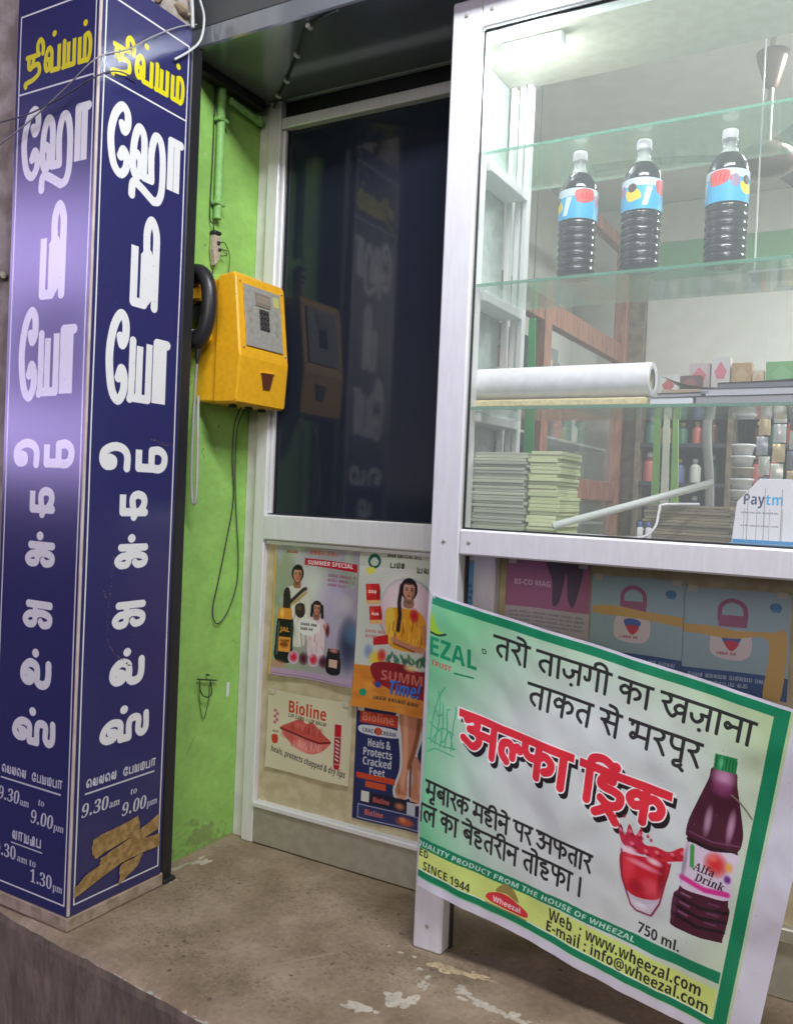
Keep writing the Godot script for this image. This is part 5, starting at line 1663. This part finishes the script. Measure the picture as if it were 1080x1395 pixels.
func bottle(called: String, label: String, x: float, z: float, turn: float) -> void:
	var b := thing(called, label, "bottle", Vector3.ZERO, "syrup bottles on the glass shelf")
	var body := PackedVector2Array([Vector2(0, 0.002), Vector2(0.030, 0.001), Vector2(0.039, 0.004)])
	var y := 0.008
	for i in 7:
		for q in [[0.0418, 0.0], [0.0432, 0.005], [0.0432, 0.010], [0.0418, 0.0145], [0.0398, 0.0163]]:
			body.append(Vector2(q[0], y + q[1]))
		y += 0.0172
	for q in [[0.0425, 0.130], [0.0430, 0.134], [0.0430, 0.192], [0.0420, 0.200], [0.0385, 0.214], [0.0310, 0.228], [0.0240, 0.236]]:
		body.append(Vector2(q[0], q[1]))
	var m := MB.new()
	m.lathe(body, Vector3.ZERO, 28)
	put("body", m, M.syrup, b)
	var n := MB.new()
	n.lathe(PackedVector2Array([Vector2(0.0238, 0.2365), Vector2(0.0180, 0.243), Vector2(0.0145, 0.250), Vector2(0.0142, 0.262), Vector2(0.017, 0.264), Vector2(0.017, 0.267), Vector2(0.0138, 0.268)]), Vector3.ZERO, 20)
	put("neck", n, M.clear, b)
	var l := MB.new()
	l.lathe(PackedVector2Array([Vector2(0.0436, 0.128), Vector2(0.0438, 0.160), Vector2(0.0436, 0.195)]), Vector3.ZERO, 28)
	put("label", l, printed(bottle_print(0).texture(480, 140), 0.35), b)
	var c := MB.new()
	c.lathe(PackedVector2Array([Vector2(0.0155, 0.2685), Vector2(0.0162, 0.270), Vector2(0.0162, 0.284), Vector2(0.0150, 0.288), Vector2(0, 0.2885)]), Vector3.ZERO, 20)
	put("cap", c, M.white, b)
	b.position = Vector3(x, 1.5905, z)
	b.rotation.y = turn

func pack(called: String, label: String, cat: String, lo: Vector3, hi: Vector3, col: Color, spot: Color, group := "") -> void:   # a small carton with a printed flash
	var o := thing(called, label, cat, Vector3((lo.x + hi.x) / 2, lo.y, (lo.z + hi.z) / 2), group)
	put("carton", bx(lo.x, lo.y, lo.z, hi.x, hi.y, hi.z, 0.0012), mat(col, 0.5), o)
	var w := hi.x - lo.x
	var h := hi.y - lo.y
	var m := MB.new()
	var cx := lo.x + w * 0.5
	var cy := lo.y + h * 0.62
	m.prism(PackedVector3Array([Vector3(cx, cy + h * 0.26, hi.z), Vector3(cx + w * 0.34, cy, hi.z), Vector3(cx + w * 0.2, cy - h * 0.2, hi.z), Vector3(cx - w * 0.2, cy - h * 0.2, hi.z), Vector3(cx - w * 0.34, cy, hi.z)]), Vector3(0, 0, 0.0006))
	put("printed_flash", m, mat(spot, 0.5), o)
	put("flap_seam", bx(lo.x + 0.002, hi.y, (lo.z + hi.z) / 2 - 0.001, hi.x - 0.002, hi.y + 0.0005, (lo.z + hi.z) / 2 + 0.001, 0.0), M.dark, o)

func sheaf_stack(called: String, label: String, cat: String, x0: float, x1: float, z0: float, z1: float, y0: float, y1: float, n: int, tones: Array) -> void:
	var o := thing(called, label, cat, Vector3((x0 + x1) / 2, y0, (z0 + z1) / 2))
	var h := (y1 - y0) / n
	for i in n:
		var j := rng.randf_range(-0.004, 0.004)
		var k := rng.randf_range(-0.004, 0.004)
		put("sheaf", bx(x0 + j, y0 + i * h + 0.0002, z0 + k, x1 + j + rng.randf_range(-0.003, 0.003), y0 + (i + 1) * h - 0.0003, z1 + k, 0.001), tones[rng.randi() % tones.size()], o)

func on_the_shelves() -> void:
	M.syrup = mat(S(0.010, 0.010, 0.014), 0.12)
	M.clear = pane(Color(0.85, 0.9, 0.88), 0.35, 0.05)
	bottle("syrup_bottle", "dark syrup bottle with blue label, next to the aluminium corner post", -0.662, -1.912, 0.1)
	bottle("syrup_bottle", "dark syrup bottle with blue label, middle one of three", -0.516, -1.905, 0.9)
	bottle("syrup_bottle", "dark syrup bottle with blue label, farthest from the corner post", -0.342, -1.925, 2.3)
	# paper roll on a folded yellow sheet
	var r := thing("paper_roll", "thick white paper roll lying on the glass shelf below the bottles", "roll", Vector3(-0.69, 1.31, -1.92))
	var m := MB.new()
	var xa := Basis(Vector3.FORWARD, PI / 2)
	m.lathe(PackedVector2Array([Vector2(0.022, 0.002), Vector2(0.036, 0.0), Vector2(0.0375, 0.004), Vector2(0.0385, 0.424), Vector2(0.037, 0.428), Vector2(0.024, 0.426)]), Vector3(-0.905, 1.3595, -1.925), 32, xa)
	put("rolled_sheet", m, M.paper, r)
	var core := MB.new()
	core.lathe(PackedVector2Array([Vector2(0.0222, 0.006), Vector2(0.0222, 0.42)]), Vector3(-0.905, 1.3595, -1.925), 20, xa)
	put("core", core, M.yellow_paper, r)
	var seam := MB.new()
	seam.box(Vector3(-0.902, 1.3330, -1.8990), Vector3(-0.480, 1.3350, -1.8972), 0.0)
	put("loose_edge", seam, M.paper, r)
	tag(put("yellow_folder", bx(-0.895, 1.3005, -1.97, -0.482, 1.319, -1.893, 0.004), M.yellow_paper), "flat folded yellow paper under the white paper roll", "folder")
	# magazines with curled covers
	var tones := [mat(S(0.10, 0.10, 0.13), 0.5), mat(S(0.40, 0.40, 0.44), 0.5), mat(S(0.24, 0.22, 0.25), 0.5), mat(S(0.30, 0.22, 0.14), 0.6), mat(S(0.55, 0.56, 0.60), 0.5)]
	var mags := [[-0.474, -0.385, 1.3005, 1.316, 4, -1.89], [-0.380, -0.14, 1.3005, 1.318, 2, -1.895], [-0.462, -0.36, 1.3165, 1.326, 2, -1.90], [-0.372, -0.12, 1.3185, 1.334, 1, -1.90], [-0.455, -0.345, 1.3265, 1.336, 3, -1.905], [-0.34, -0.10, 1.3345, 1.346, 0, -1.905]]
	var words := ["white", "grey", "dark", "pale", "brown", "black"]
	for i in mags.size():
		var q: Array = mags[i]
		var o := thing("magazine", ["white booklet lying on the shelf at the end of the roll", "grey magazine lying flat on the shelf under other magazines", "dark magazine lying on the white booklet", "pale grey magazine in the middle of the thicker pile", "brown magazine with a curled cover on top of the booklets", "black magazine on top of the thicker pile"][i], "magazine", Vector3(q[0], q[2], q[5]), "magazines on the glass shelf")
		put("pages", bx(q[0], q[2], -2.10, q[1], q[3] - 0.001, q[5], 0.001), tones[q[4]], o)
		var cv := MB.new()
		var lift: float = 0.028 if i == 4 else (0.012 if i == 5 else 0.002)
		cv.sheet(func(u, v): return Vector3(lerpf(q[0], q[1] + 0.004, u), q[3] + 0.0004 + lift * pow(1.0 - u if i == 4 else u, 2.0), lerpf(-2.10, q[5] + 0.002, v)), 8, 2, Vector3.UP, 0.0004)
		put("cover", cv, tones[3] if i == 4 else tones[q[4]], o)
	var gb := "cartons on the glass shelf"
	pack("medicine_carton", "white carton with a pink flash, lower of the two", "carton", Vector3(-0.438, 1.345, -2.125), Vector3(-0.392, 1.420, -2.095), S(0.62, 0.52, 0.54), S(0.70, 0.20, 0.22), gb)
	pack("medicine_carton", "taller white carton with a pink flash", "carton", Vector3(-0.389, 1.345, -2.128), Vector3(-0.348, 1.433, -2.098), S(0.74, 0.73, 0.74), S(0.74, 0.22, 0.30), gb)
	pack("medicine_carton", "small dark red carton in front of the white ones", "carton", Vector3(-0.452, 1.345, -2.092), Vector3(-0.405, 1.388, -2.068), S(0.16, 0.09, 0.10), S(0.30, 0.12, 0.12), gb)
	pack("medicine_carton", "tan carton next to the tall white one", "carton", Vector3(-0.345, 1.345, -2.128), Vector3(-0.302, 1.418, -2.10), S(0.52, 0.34, 0.15), S(0.60, 0.44, 0.24), gb)
	pack("medicine_carton", "small cream carton next to the tan one", "carton", Vector3(-0.299, 1.345, -2.126), Vector3(-0.276, 1.400, -2.10), S(0.66, 0.56, 0.40), S(0.62, 0.40, 0.26), gb)
	pack("medicine_carton", "green carton at the end of the carton row", "carton", Vector3(-0.272, 1.345, -2.13), Vector3(-0.205, 1.418, -2.10), S(0.16, 0.40, 0.14), S(0.20, 0.46, 0.20), gb)
	tag(put("shelf_board", bx(-0.46, 1.3365, -2.131, -0.20, 1.3445, -2.062, 0.001), M.brown_wood), "thin brown board under the row of cartons", "board")
	# lower bay
	var pale := [mat(S(0.36, 0.40, 0.30), 0.7), mat(S(0.42, 0.46, 0.34), 0.7), mat(S(0.32, 0.36, 0.28), 0.7)]
	var bright := [mat(S(0.50, 0.58, 0.30), 0.7), mat(S(0.56, 0.62, 0.36), 0.7), mat(S(0.44, 0.52, 0.26), 0.7)]
	sheaf_stack("paper_bag_stack", "grey green stack of folded paper bags by the corner post", "paper bags", -0.890, -0.757, -2.08, -1.905, 1.0065, 1.196, 26, pale)
	sheaf_stack("paper_bag_stack", "bright yellow green stack of folded paper bags beside the grey stack", "paper bags", -0.752, -0.678, -2.06, -1.915, 1.0065, 1.200, 22, bright)
	var brown := [mat(S(0.20, 0.17, 0.12), 0.8), mat(S(0.26, 0.22, 0.15), 0.8), mat(S(0.16, 0.135, 0.10), 0.8)]
	sheaf_stack("brown_paper_stack", "low stack of brown paper behind the payment stand", "paper stack", -0.500, -0.312, -2.12, -1.995, 1.0065, 1.088, 12, brown)
	var tube := thing("white_tube", "thin white plastic tube leaning up across the lower shelf", "tube", Vector3(-0.676, 1.02, -1.9))
	var t := MB.new()
	t.tube(PackedVector3Array([Vector3(-0.682, 1.028, -1.90), Vector3(-0.52, 1.082, -1.945), Vector3(-0.355, 1.140, -2.0)]), 0.0085, 10)
	put("barrel", t, mat(S(0.60, 0.66, 0.60), 0.4), tube)
	var bore := MB.new()
	bore.tube(PackedVector3Array([Vector3(-0.6835, 1.0275, -1.8996), Vector3(-0.68, 1.0287, -1.9006)]), 0.006, 10)
	put("open_end", bore, M.dark, tube)
	tag(put("white_cable", cable([Vector3(-0.66, 1.0095, -1.92), Vector3(-0.60, 1.011, -1.905), Vector3(-0.52, 1.010, -1.90), Vector3(-0.475, 1.016, -1.905), Vector3(-0.455, 1.04, -1.915), Vector3(-0.452, 1.075, -1.93), Vector3(-0.445, 1.087, -1.94), Vector3(-0.38, 1.091, -1.985)], 0.003), M.white), "thin white cable lying on the lower shelf and rising to the brown stack", "cable")
	for q in [[-0.492, -1.93], [-0.474, -1.932]]:
		var v := thing("small_vial", "tiny white vial with blue cap, " + ("nearer the paper bags" if q[0] < -0.48 else "nearer the white cable bend"), "vial", Vector3(q[0], 1.0065, q[1]), "tiny vials on the lower shelf")
		var g := MB.new()
		g.lathe(PackedVector2Array([Vector2(0, 0), Vector2(0.007, 0.0), Vector2(0.007, 0.026), Vector2(0.004, 0.030)]), Vector3(q[0], 1.0065, q[1]), 12)
		put("body", g, M.white, v)
		var k := MB.new()
		k.lathe(PackedVector2Array([Vector2(0.006, 0.030), Vector2(0.006, 0.040), Vector2(0, 0.041)]), Vector3(q[0], 1.0065, q[1]), 12)
		put("cap", k, mat(S(0.05, 0.08, 0.25), 0.4), v)
	# payment stand: a white card wedge with a blue foot
	var ps := thing("payment_stand", "white printed payment stand with a blue foot in the display", "stand", Vector3(-0.23, 1.006, -1.9))
	var card := MB.new()
	card.prism(PackedVector3Array([Vector3(-0.297, 1.014, -1.905), Vector3(-0.290, 1.098, -1.905), Vector3(-0.248, 1.148, -1.905), Vector3(-0.165, 1.148, -1.905), Vector3(-0.165, 1.014, -1.905)]), Vector3(0, 0, -0.03), 0.001)
	put("wedge", card, M.white, ps)
	var face_ := MB.new()
	var o := [Vector3(-0.2955, 1.0155, 0), Vector3(-0.289, 1.097, 0), Vector3(-0.2475, 1.1468, 0), Vector3(-0.1665, 1.1468, 0), Vector3(-0.1665, 1.0155, 0)]
	for i in range(1, 4):
		var uv := []
		for p in [o[0], o[i], o[i + 1]]:
			uv.append(Vector2((p.x + 0.297) / 0.132, 1.0 - (p.y - 1.014) / 0.134))
		var z := Vector3(0, 0, -1.9042)
		face_.tri(o[0] + z, o[i] + z, o[i + 1] + z, Vector3.BACK, Vector3.BACK, Vector3.BACK, uv[0], uv[1], uv[2])
	put("printed_face", face_, printed(payment_print().texture(390, 390), 0.4), ps)
	put("foot", bx(-0.302, 1.0065, -1.945, -0.160, 1.0138, -1.898, 0.001), mat(S(0.02, 0.24, 0.46), 0.4), ps)
	for x in [-0.268, -0.236, -0.204]:
		put("card_seam", bx(x - 0.0006, 1.016, -1.9036, x + 0.0006, 1.128, -1.9033, 0.0), M.alu_dull, ps)

func shop_inside() -> void:
	# wood framed glass case along the left inner wall
	var w := thing("wooden_case", "reddish wood framed glass case along the inside wall of the shop", "cabinet", Vector3(-1.38, 0.02, -3.3))
	put("back_board", bx(-1.556, 0.02, -4.25, -1.54, 1.86, -2.4), M.dark, w)
	put("end_post", bx(-1.24, 0.02, -4.25, -1.095, 2.40, -4.20, 0.003), M.brown_wood, w)
	put("post", bx(-1.23, 0.02, -3.19, -1.185, 1.86, -3.12, 0.003), M.wood, w)
	put("post", bx(-1.23, 0.02, -4.198, -1.17, 2.36, -4.15, 0.003), M.wood, w)
	put("post", bx(-1.23, 0.02, -2.46, -1.185, 1.86, -2.40, 0.003), M.wood, w)
	put("rail", bx(-1.232, 2.30, -4.148, -1.19, 2.36, -3.55, 0.003), M.wood, w)
	for y in [[1.10, 1.19], [1.77, 1.86]]:
		for z in [[-3.118, -2.462], [-4.148, -3.192]]:
			put("rail", bx(-1.232, y[0], z[0], -1.19, y[1], z[1], 0.003), M.wood, w)
	for y in [[1.191, 1.769], [0.3, 1.099]]:
		put("glass_pane", bx(-1.215, y[0], -4.148, -1.21, y[1], -3.192, 0.0), M.glass, w)
	for y in [1.35, 1.55, 1.0]:
		put("shelf", bx(-1.54, y - 0.01, -4.14, -1.235, y, -2.42, 0.001), M.side, w)
	var gi := "bottles in the wooden case"
	var cols := [S(0.10, 0.04, 0.02), S(0.55, 0.54, 0.50), S(0.05, 0.16, 0.10), S(0.40, 0.30, 0.10), S(0.10, 0.12, 0.26), S(0.45, 0.12, 0.10)]
	var proto := MB.new()
	proto.lathe(PackedVector2Array([Vector2(0, 0), Vector2(0.026, 0), Vector2(0.028, 0.004), Vector2(0.028, 0.078), Vector2(0.020, 0.090), Vector2(0.011, 0.096), Vector2(0.011, 0.106)]), Vector3.ZERO, 14)
	var pm := proto.mesh()
	var lid := MB.new()
	lid.lathe(PackedVector2Array([Vector2(0.014, 0.104), Vector2(0.014, 0.122), Vector2(0, 0.123)]), Vector3.ZERO, 12)
	var lm := lid.mesh()
	var lids := [mat(S(0.7, 0.7, 0.7), 0.4), mat(S(0.5, 0.4, 0.1), 0.4), mat(S(0.05, 0.05, 0.06), 0.4)]
	var mats := []
	for c in cols:
		mats.append(mat(c, 0.25))
	var inside := []
	for y in [1.352, 1.552]:
		for k in 12:
			inside.append(Vector3(-1.29 - rng.randf() * 0.05, y, -2.5 - k * 0.135 - rng.randf() * 0.03))
	inside = inside.filter(func(p): return not (p.y < 1.25))
	for i in inside.size():
		var p: Vector3 = inside[i]
		var ci := rng.randi() % 6
		var level: String = "lower" if p.y < 1.4 else "upper"
		small_bottle(p, pm, lm, mats[ci], lids[rng.randi() % 3], "%s bottle, %s from the entrance, on the %s shelf of the wooden case" % [TINT[ci], ORD[i % 12], level], gi, 0.9 + rng.randf() * 0.4)
	# dark rack against the back wall, full of goods
	var r := thing("goods_rack", "dark rack full of small goods at the back of the shop", "rack", Vector3(-0.2, 0.02, -4.2))
	put("back_panel", bx(-1.09, 0.02, -4.49, 0.9, 1.60, -4.47), M.dark, r)
	for x in [-1.09, -0.68, -0.26, 0.2, 0.88]:
		put("upright", bx(x, 0.02, -4.468, x + 0.025, 1.60, -4.10, 0.002), M.brown_wood, r)
	for y in [0.80, 1.02, 1.20, 1.38, 1.58]:
		for x in [[-1.064, -0.681], [-0.654, -0.261], [-0.234, 0.199], [0.226, 0.879]]:
			put("shelf", bx(x[0], y - 0.02, -4.468, x[1], y, -4.10, 0.002), M.dark, r)
	var level := 0
	for y in [1.0202, 1.2002, 1.3802]:
		var nth := 0
		for k in 14:
			var x := -1.035 + k * 0.068 + rng.randf() * 0.008
			if absf(x + 0.667) < 0.046 or absf(x + 0.247) < 0.046 or absf(x - 0.21) < 0.046:
				continue
			var ci := rng.randi() % 6
			small_bottle(Vector3(x, y, -4.16 - rng.randf() * 0.06), pm, lm, mats[ci], lids[rng.randi() % 3], "%s bottle, %s from the wooden post, on the %s shelf of the dark rack" % [TINT[ci], ORD[nth], ["lowest", "middle", "highest"][level]], "bottles on the dark rack", 0.85 + rng.randf() * 0.35)
			nth += 1
		level += 1
	for k in 6:
		var x := -1.0 + k * 0.12
		pack("shelf_carton", "%s carton, %s from the wooden post, on top of the dark rack" % [["white", "tan", "blue", "cream"][k % 4], ORD[k]], "carton", Vector3(x, 1.5802, -4.2), Vector3(x + 0.085, 1.64 + rng.randf() * 0.07, -4.14), [S(0.6, 0.6, 0.62), S(0.5, 0.36, 0.16), S(0.2, 0.36, 0.5), S(0.6, 0.5, 0.3)][k % 4], [S(0.5, 0.1, 0.1), S(0.1, 0.2, 0.4)][k % 2], "cartons on top of the dark rack")
	# goods on a counter between the display and the rack
	var ct := thing("inner_counter", "brown shop counter behind the display cabinet", "counter", Vector3(-0.2, 0.02, -2.75))
	put("top", bx(-0.80, 0.94, -2.98, 0.9, 0.98, -2.50, 0.004), M.brown_wood, ct)
	put("front_panel", bx(-0.78, 0.02, -2.58, 0.88, 0.938, -2.54, 0.002), M.brown_wood, ct)
	put("end_panel", bx(-0.78, 0.02, -2.96, -0.75, 0.938, -2.582, 0.002), M.brown_wood, ct)
	var st := thing("metal_stand", "grey bent metal pole standing on the shop counter", "stand", Vector3(-0.48, 0.98, -2.6))
	put("pole", cable([Vector3(-0.47, 0.985, -2.62), Vector3(-0.475, 1.15, -2.62), Vector3(-0.49, 1.32, -2.62), Vector3(-0.47, 1.40, -2.62), Vector3(-0.42, 1.42, -2.62)], 0.013, 10), mat(S(0.30, 0.30, 0.29), 0.4), st)
	put("foot", bx(-0.53, 0.9805, -2.68, -0.41, 0.992, -2.56, 0.003), M.alu_dull, st)
	var cup := thing("cup_stack", "stack of white plastic cups on the shop counter", "cups", Vector3(-0.39, 0.98, -2.6))
	for k in 9:
		var m := MB.new()
		var y := 0.981 + k * 0.032
		m.lathe(PackedVector2Array([Vector2(0, 0.0), Vector2(0.024, 0.0), Vector2(0.029, 0.022), Vector2(0.033, 0.025), Vector2(0.033, 0.030), Vector2(0.027, 0.031)]), Vector3(-0.385, y, -2.60), 16)
		put("cup", m, M.white if k % 3 else M.alu_dull, cup)
	# hanging strips of sachets
	var tones := [S(0.55, 0.57, 0.60), S(0.20, 0.22, 0.28), S(0.62, 0.50, 0.30), S(0.34, 0.36, 0.42), S(0.60, 0.62, 0.58), S(0.12, 0.14, 0.2)]
	for k in 5:
		var x := -0.34 + k * 0.038 + rng.randf() * 0.016
		var z := -2.62 - (k % 3) * 0.05
		var o := thing("sachet_strip", "strip of shiny sachets, %s from the cup stack, hanging above the counter" % ORD[k], "sachets", Vector3(x, 1.05, z), "sachet strips above the counter")
		for j in 7:
			var y := 1.46 - j * 0.056 - (k % 3) * 0.017
			var m := MB.new()
			var ph := rng.randf() * 6
			m.sheet(func(u, v): return Vector3(x + (u - 0.5) * (0.030 + 0.003 * (k % 4)) + (y - 1.46) * 0.02 * sin(ph), y - v * 0.052, z + 0.006 * sin(u * PI) * sin(v * PI) + 0.003 * sin(ph + u * 4)), 4, 4, Vector3.BACK, 0.0005)
			put("sachet", m, mat(tones[(k * 2 + j * (1 + k % 2)) % 6], 0.25, 0.3), o)
		put("string", bx(x - 0.0008, 1.46, z - 0.0008, x + 0.0008, 1.75, z + 0.0008, 0.0), M.white, o)
	var rail := thing("hanging_rail", "thin white rail carrying the sachet strips", "rail", Vector3(-0.2, 1.75, -2.67))
	put("rod", bx(-0.40, 1.752, -2.73, 0.12, 1.758, -2.61, 0.001), M.white, rail)
	for x in [-0.39, 0.11]:
		put("drop_wire", bx(x - 0.002, 1.759, -2.672, x + 0.002, 2.63, -2.668, 0.0), M.white, rail)
	for k in 3:
		var x := -0.63 + k * 0.03
		var o := thing("green_sleeve", ["tall dark green paper sleeve standing on the shop counter", "tall pale paper sleeve standing between two green ones", "tall bright green paper sleeve standing on the shop counter"][k], "paper", Vector3(x, 0.98, -2.62), "green sleeves on the counter")
		var m := MB.new()
		m.prism(PackedVector3Array([Vector3(x - 0.012, 0.9805, -2.62), Vector3(x + 0.012, 0.9805, -2.62), Vector3(x + 0.006 - k * 0.004, 1.34, -2.62), Vector3(x - 0.010 - k * 0.004, 1.36, -2.62)]), Vector3(0, 0, -0.01), 0.001)
		put("sleeve", m, [mat(S(0.16, 0.36, 0.06), 0.6), mat(S(0.60, 0.64, 0.52), 0.6), mat(S(0.22, 0.44, 0.10), 0.6)][k], o)
	var gt := thing("green_ribbon", "bright green strip hanging inside the shop beside the paper bags", "ribbon", Vector3(-0.98, 1.2, -2.4))
	var gm := MB.new()
	gm.prism(PackedVector3Array([Vector3(-0.965, 1.62, -2.4), Vector3(-0.945, 1.62, -2.4), Vector3(-0.93, 1.16, -2.4), Vector3(-0.965, 1.16, -2.4)]), Vector3(0, 0, -0.003), 0.0)
	put("strip", gm, mat(S(0.02, 0.34, 0.08), 0.5), gt)
	put("hanger_wire", bx(-0.956, 1.621, -2.402, -0.954, 2.63, -2.400, 0.0), M.wire, gt)
	# ceiling fan
	var f := thing("ceiling_fan", "brown ceiling fan hanging inside the shop", "fan", Vector3(-0.42, 2.63, -3.0))
	var cn := MB.new()
	cn.lathe(PackedVector2Array([Vector2(0.012, 2.44), Vector2(0.022, 2.45), Vector2(0.046, 2.53), Vector2(0.05, 2.552), Vector2(0.02, 2.556)]), Vector3(-0.415, 0, -3.0), 20)
	put("rod_cover", cn, mat(S(0.16, 0.085, 0.06), 0.35), f)
	var rd := MB.new()
	rd.tube(PackedVector3Array([Vector3(-0.415, 2.25, -3.0), Vector3(-0.415, 2.631, -3.0)]), 0.009, 10)
	put("rod", rd, M.alu_dull, f)
	var mo := MB.new()
	mo.lathe(PackedVector2Array([Vector2(0, 2.155), Vector2(0.05, 2.16), Vector2(0.085, 2.18), Vector2(0.095, 2.205), Vector2(0.085, 2.235), Vector2(0.04, 2.255), Vector2(0.015, 2.27)]), Vector3(-0.415, 0, -3.0), 28)
	put("motor", mo, mat(S(0.16, 0.11, 0.085), 0.3, 0.3), f)
	for k in 3:
		var a := deg_to_rad(168.0 + k * 120.0)
		var d := Vector3(cos(a), 0, sin(a))
		var sd := Vector3(-d.z, 0.18, d.x)
		var m := MB.new()
		var c0 := Vector3(-0.415, 2.225, -3.0)
		m.sheet(func(u, v): return c0 + d * lerpf(0.10, 0.55, u) + sd * (v - 0.5) * lerpf(0.10, 0.13, u) + Vector3(0, 0.01 * sin(u * PI), 0), 8, 3, Vector3.UP, 0.003)
		put("blade", m, mat(S(0.07, 0.055, 0.045), 0.4), f)

func small_bottle(p: Vector3, bm: Mesh, lm: Mesh, m: Material, lid: Material, label: String, group: String, k: float) -> void:
	var o := thing("medicine_bottle", label, "bottle", p, group)
	for q in [["body", bm, m], ["cap", lm, lid]]:
		var n := MeshInstance3D.new()
		n.name = q[0]
		n.mesh = q[1]
		n.material_override = q[2]
		o.add_child(n, true)
	o.scale = Vector3.ONE * k

func overhead_wires() -> void:
	var g := "thin wires slung across the pillar sign"
	var a := thing("slung_wire", "thin grey wire slung across the pillar below the yellow heading", "wire", Vector3(-1.67, 2.0, -1.38), g)
	put("strand", cable([Vector3(-2.6, 2.02, -1.395), Vector3(-2.0, 1.982, -1.39), Vector3(-1.80, 1.995, -1.388), Vector3(-1.660, 2.028, -1.392), Vector3(-1.664, 2.07, -1.46), Vector3(-1.666, 2.075, -1.52)], 0.0018), mat(S(0.08, 0.08, 0.10), 0.5), a)
	var b := thing("slung_wire", "pale wire rising across the pillar corner to the top of the steel post", "wire", Vector3(-1.67, 2.1, -1.4), g)
	put("strand", cable([Vector3(-2.5, 1.80, -1.395), Vector3(-2.0, 1.93, -1.392), Vector3(-1.78, 2.01, -1.388), Vector3(-1.662, 2.068, -1.390), Vector3(-1.660, 2.13, -1.48), Vector3(-1.660, 2.20, -1.56), Vector3(-1.662, 2.268, -1.65), Vector3(-1.670, 2.31, -1.72)], 0.0018), mat(S(0.34, 0.32, 0.34), 0.5), b)
	var c := thing("slung_wire", "white looped wire hanging at the top of the pillar", "wire", Vector3(-1.67, 2.3, -1.7), g)
	put("strand", cable([Vector3(-1.664, 2.18, -1.64), Vector3(-1.660, 2.225, -1.69), Vector3(-1.658, 2.27, -1.725), Vector3(-1.658, 2.33, -1.735), Vector3(-1.660, 2.37, -1.72), Vector3(-1.668, 2.42, -1.70)], 0.0032, 8), mat(S(0.6, 0.62, 0.62), 0.5), c)
	put("strand", cable([Vector3(-1.664, 2.29, -1.70), Vector3(-1.662, 2.36, -1.69), Vector3(-1.668, 2.43, -1.67)], 0.005, 8), mat(S(0.5, 0.52, 0.52), 0.5), c)

# across the street: an unseen glowing panel, added for the vinyl to mirror
func across_the_street() -> void:
	var o := thing("added_light_panel", "added unseen glowing violet signboard across the street", "light_panel", Vector3(-7.6, 1.1, 2.9))
	var violet := Color(0.80, 0.72, 1.0)
	put("glowing_face", bx(-9.6, 1.15, 2.80, -5.9, 3.9, 2.86, 0.01), glow(violet, 5.5), o)
	put("case", bx(-9.66, 1.09, 2.87, -5.84, 3.96, 3.05, 0.01), M.dark, o)
	for x in [-9.4, -6.1]:
		put("leg", bx(x - 0.05, -0.38, 2.9, x + 0.05, 1.089, 3.0, 0.004), M.dark, o)
	var l := AreaLight3D.new()  # violet fill added in front of the glowing panel
	l.name = "panel_fill_light"
	l.light_energy = 0.4
	l.light_color = violet
	l.area_size = Vector2(3.6, 2.7)
	l.shadow_enabled = true
	l.area_range = 25.0
	l.area_attenuation = 2.0
	add_child(l)
	l.look_at_from_position(Vector3(-7.75, 2.52, 2.78), Vector3(-7.75, 2.52, -2.0), Vector3.UP)
	# a dark panel added in front, shaping the dark patch in the reflection
	var b := thing("added_dark_panel", "dark noticeboard added in front of the unseen signboard across the street", "silhouette_panel", Vector3(-6.9, 1.7, 2.6))
	put("panel", bx(-7.55, 1.78, 2.52, -6.25, 2.86, 2.56, 0.02), M.dark, b)
	for x in [-7.3, -6.5]:
		put("hook", bx(x - 0.02, 2.80, 2.562, x + 0.02, 2.84, 2.799, 0.004), M.dark, b)
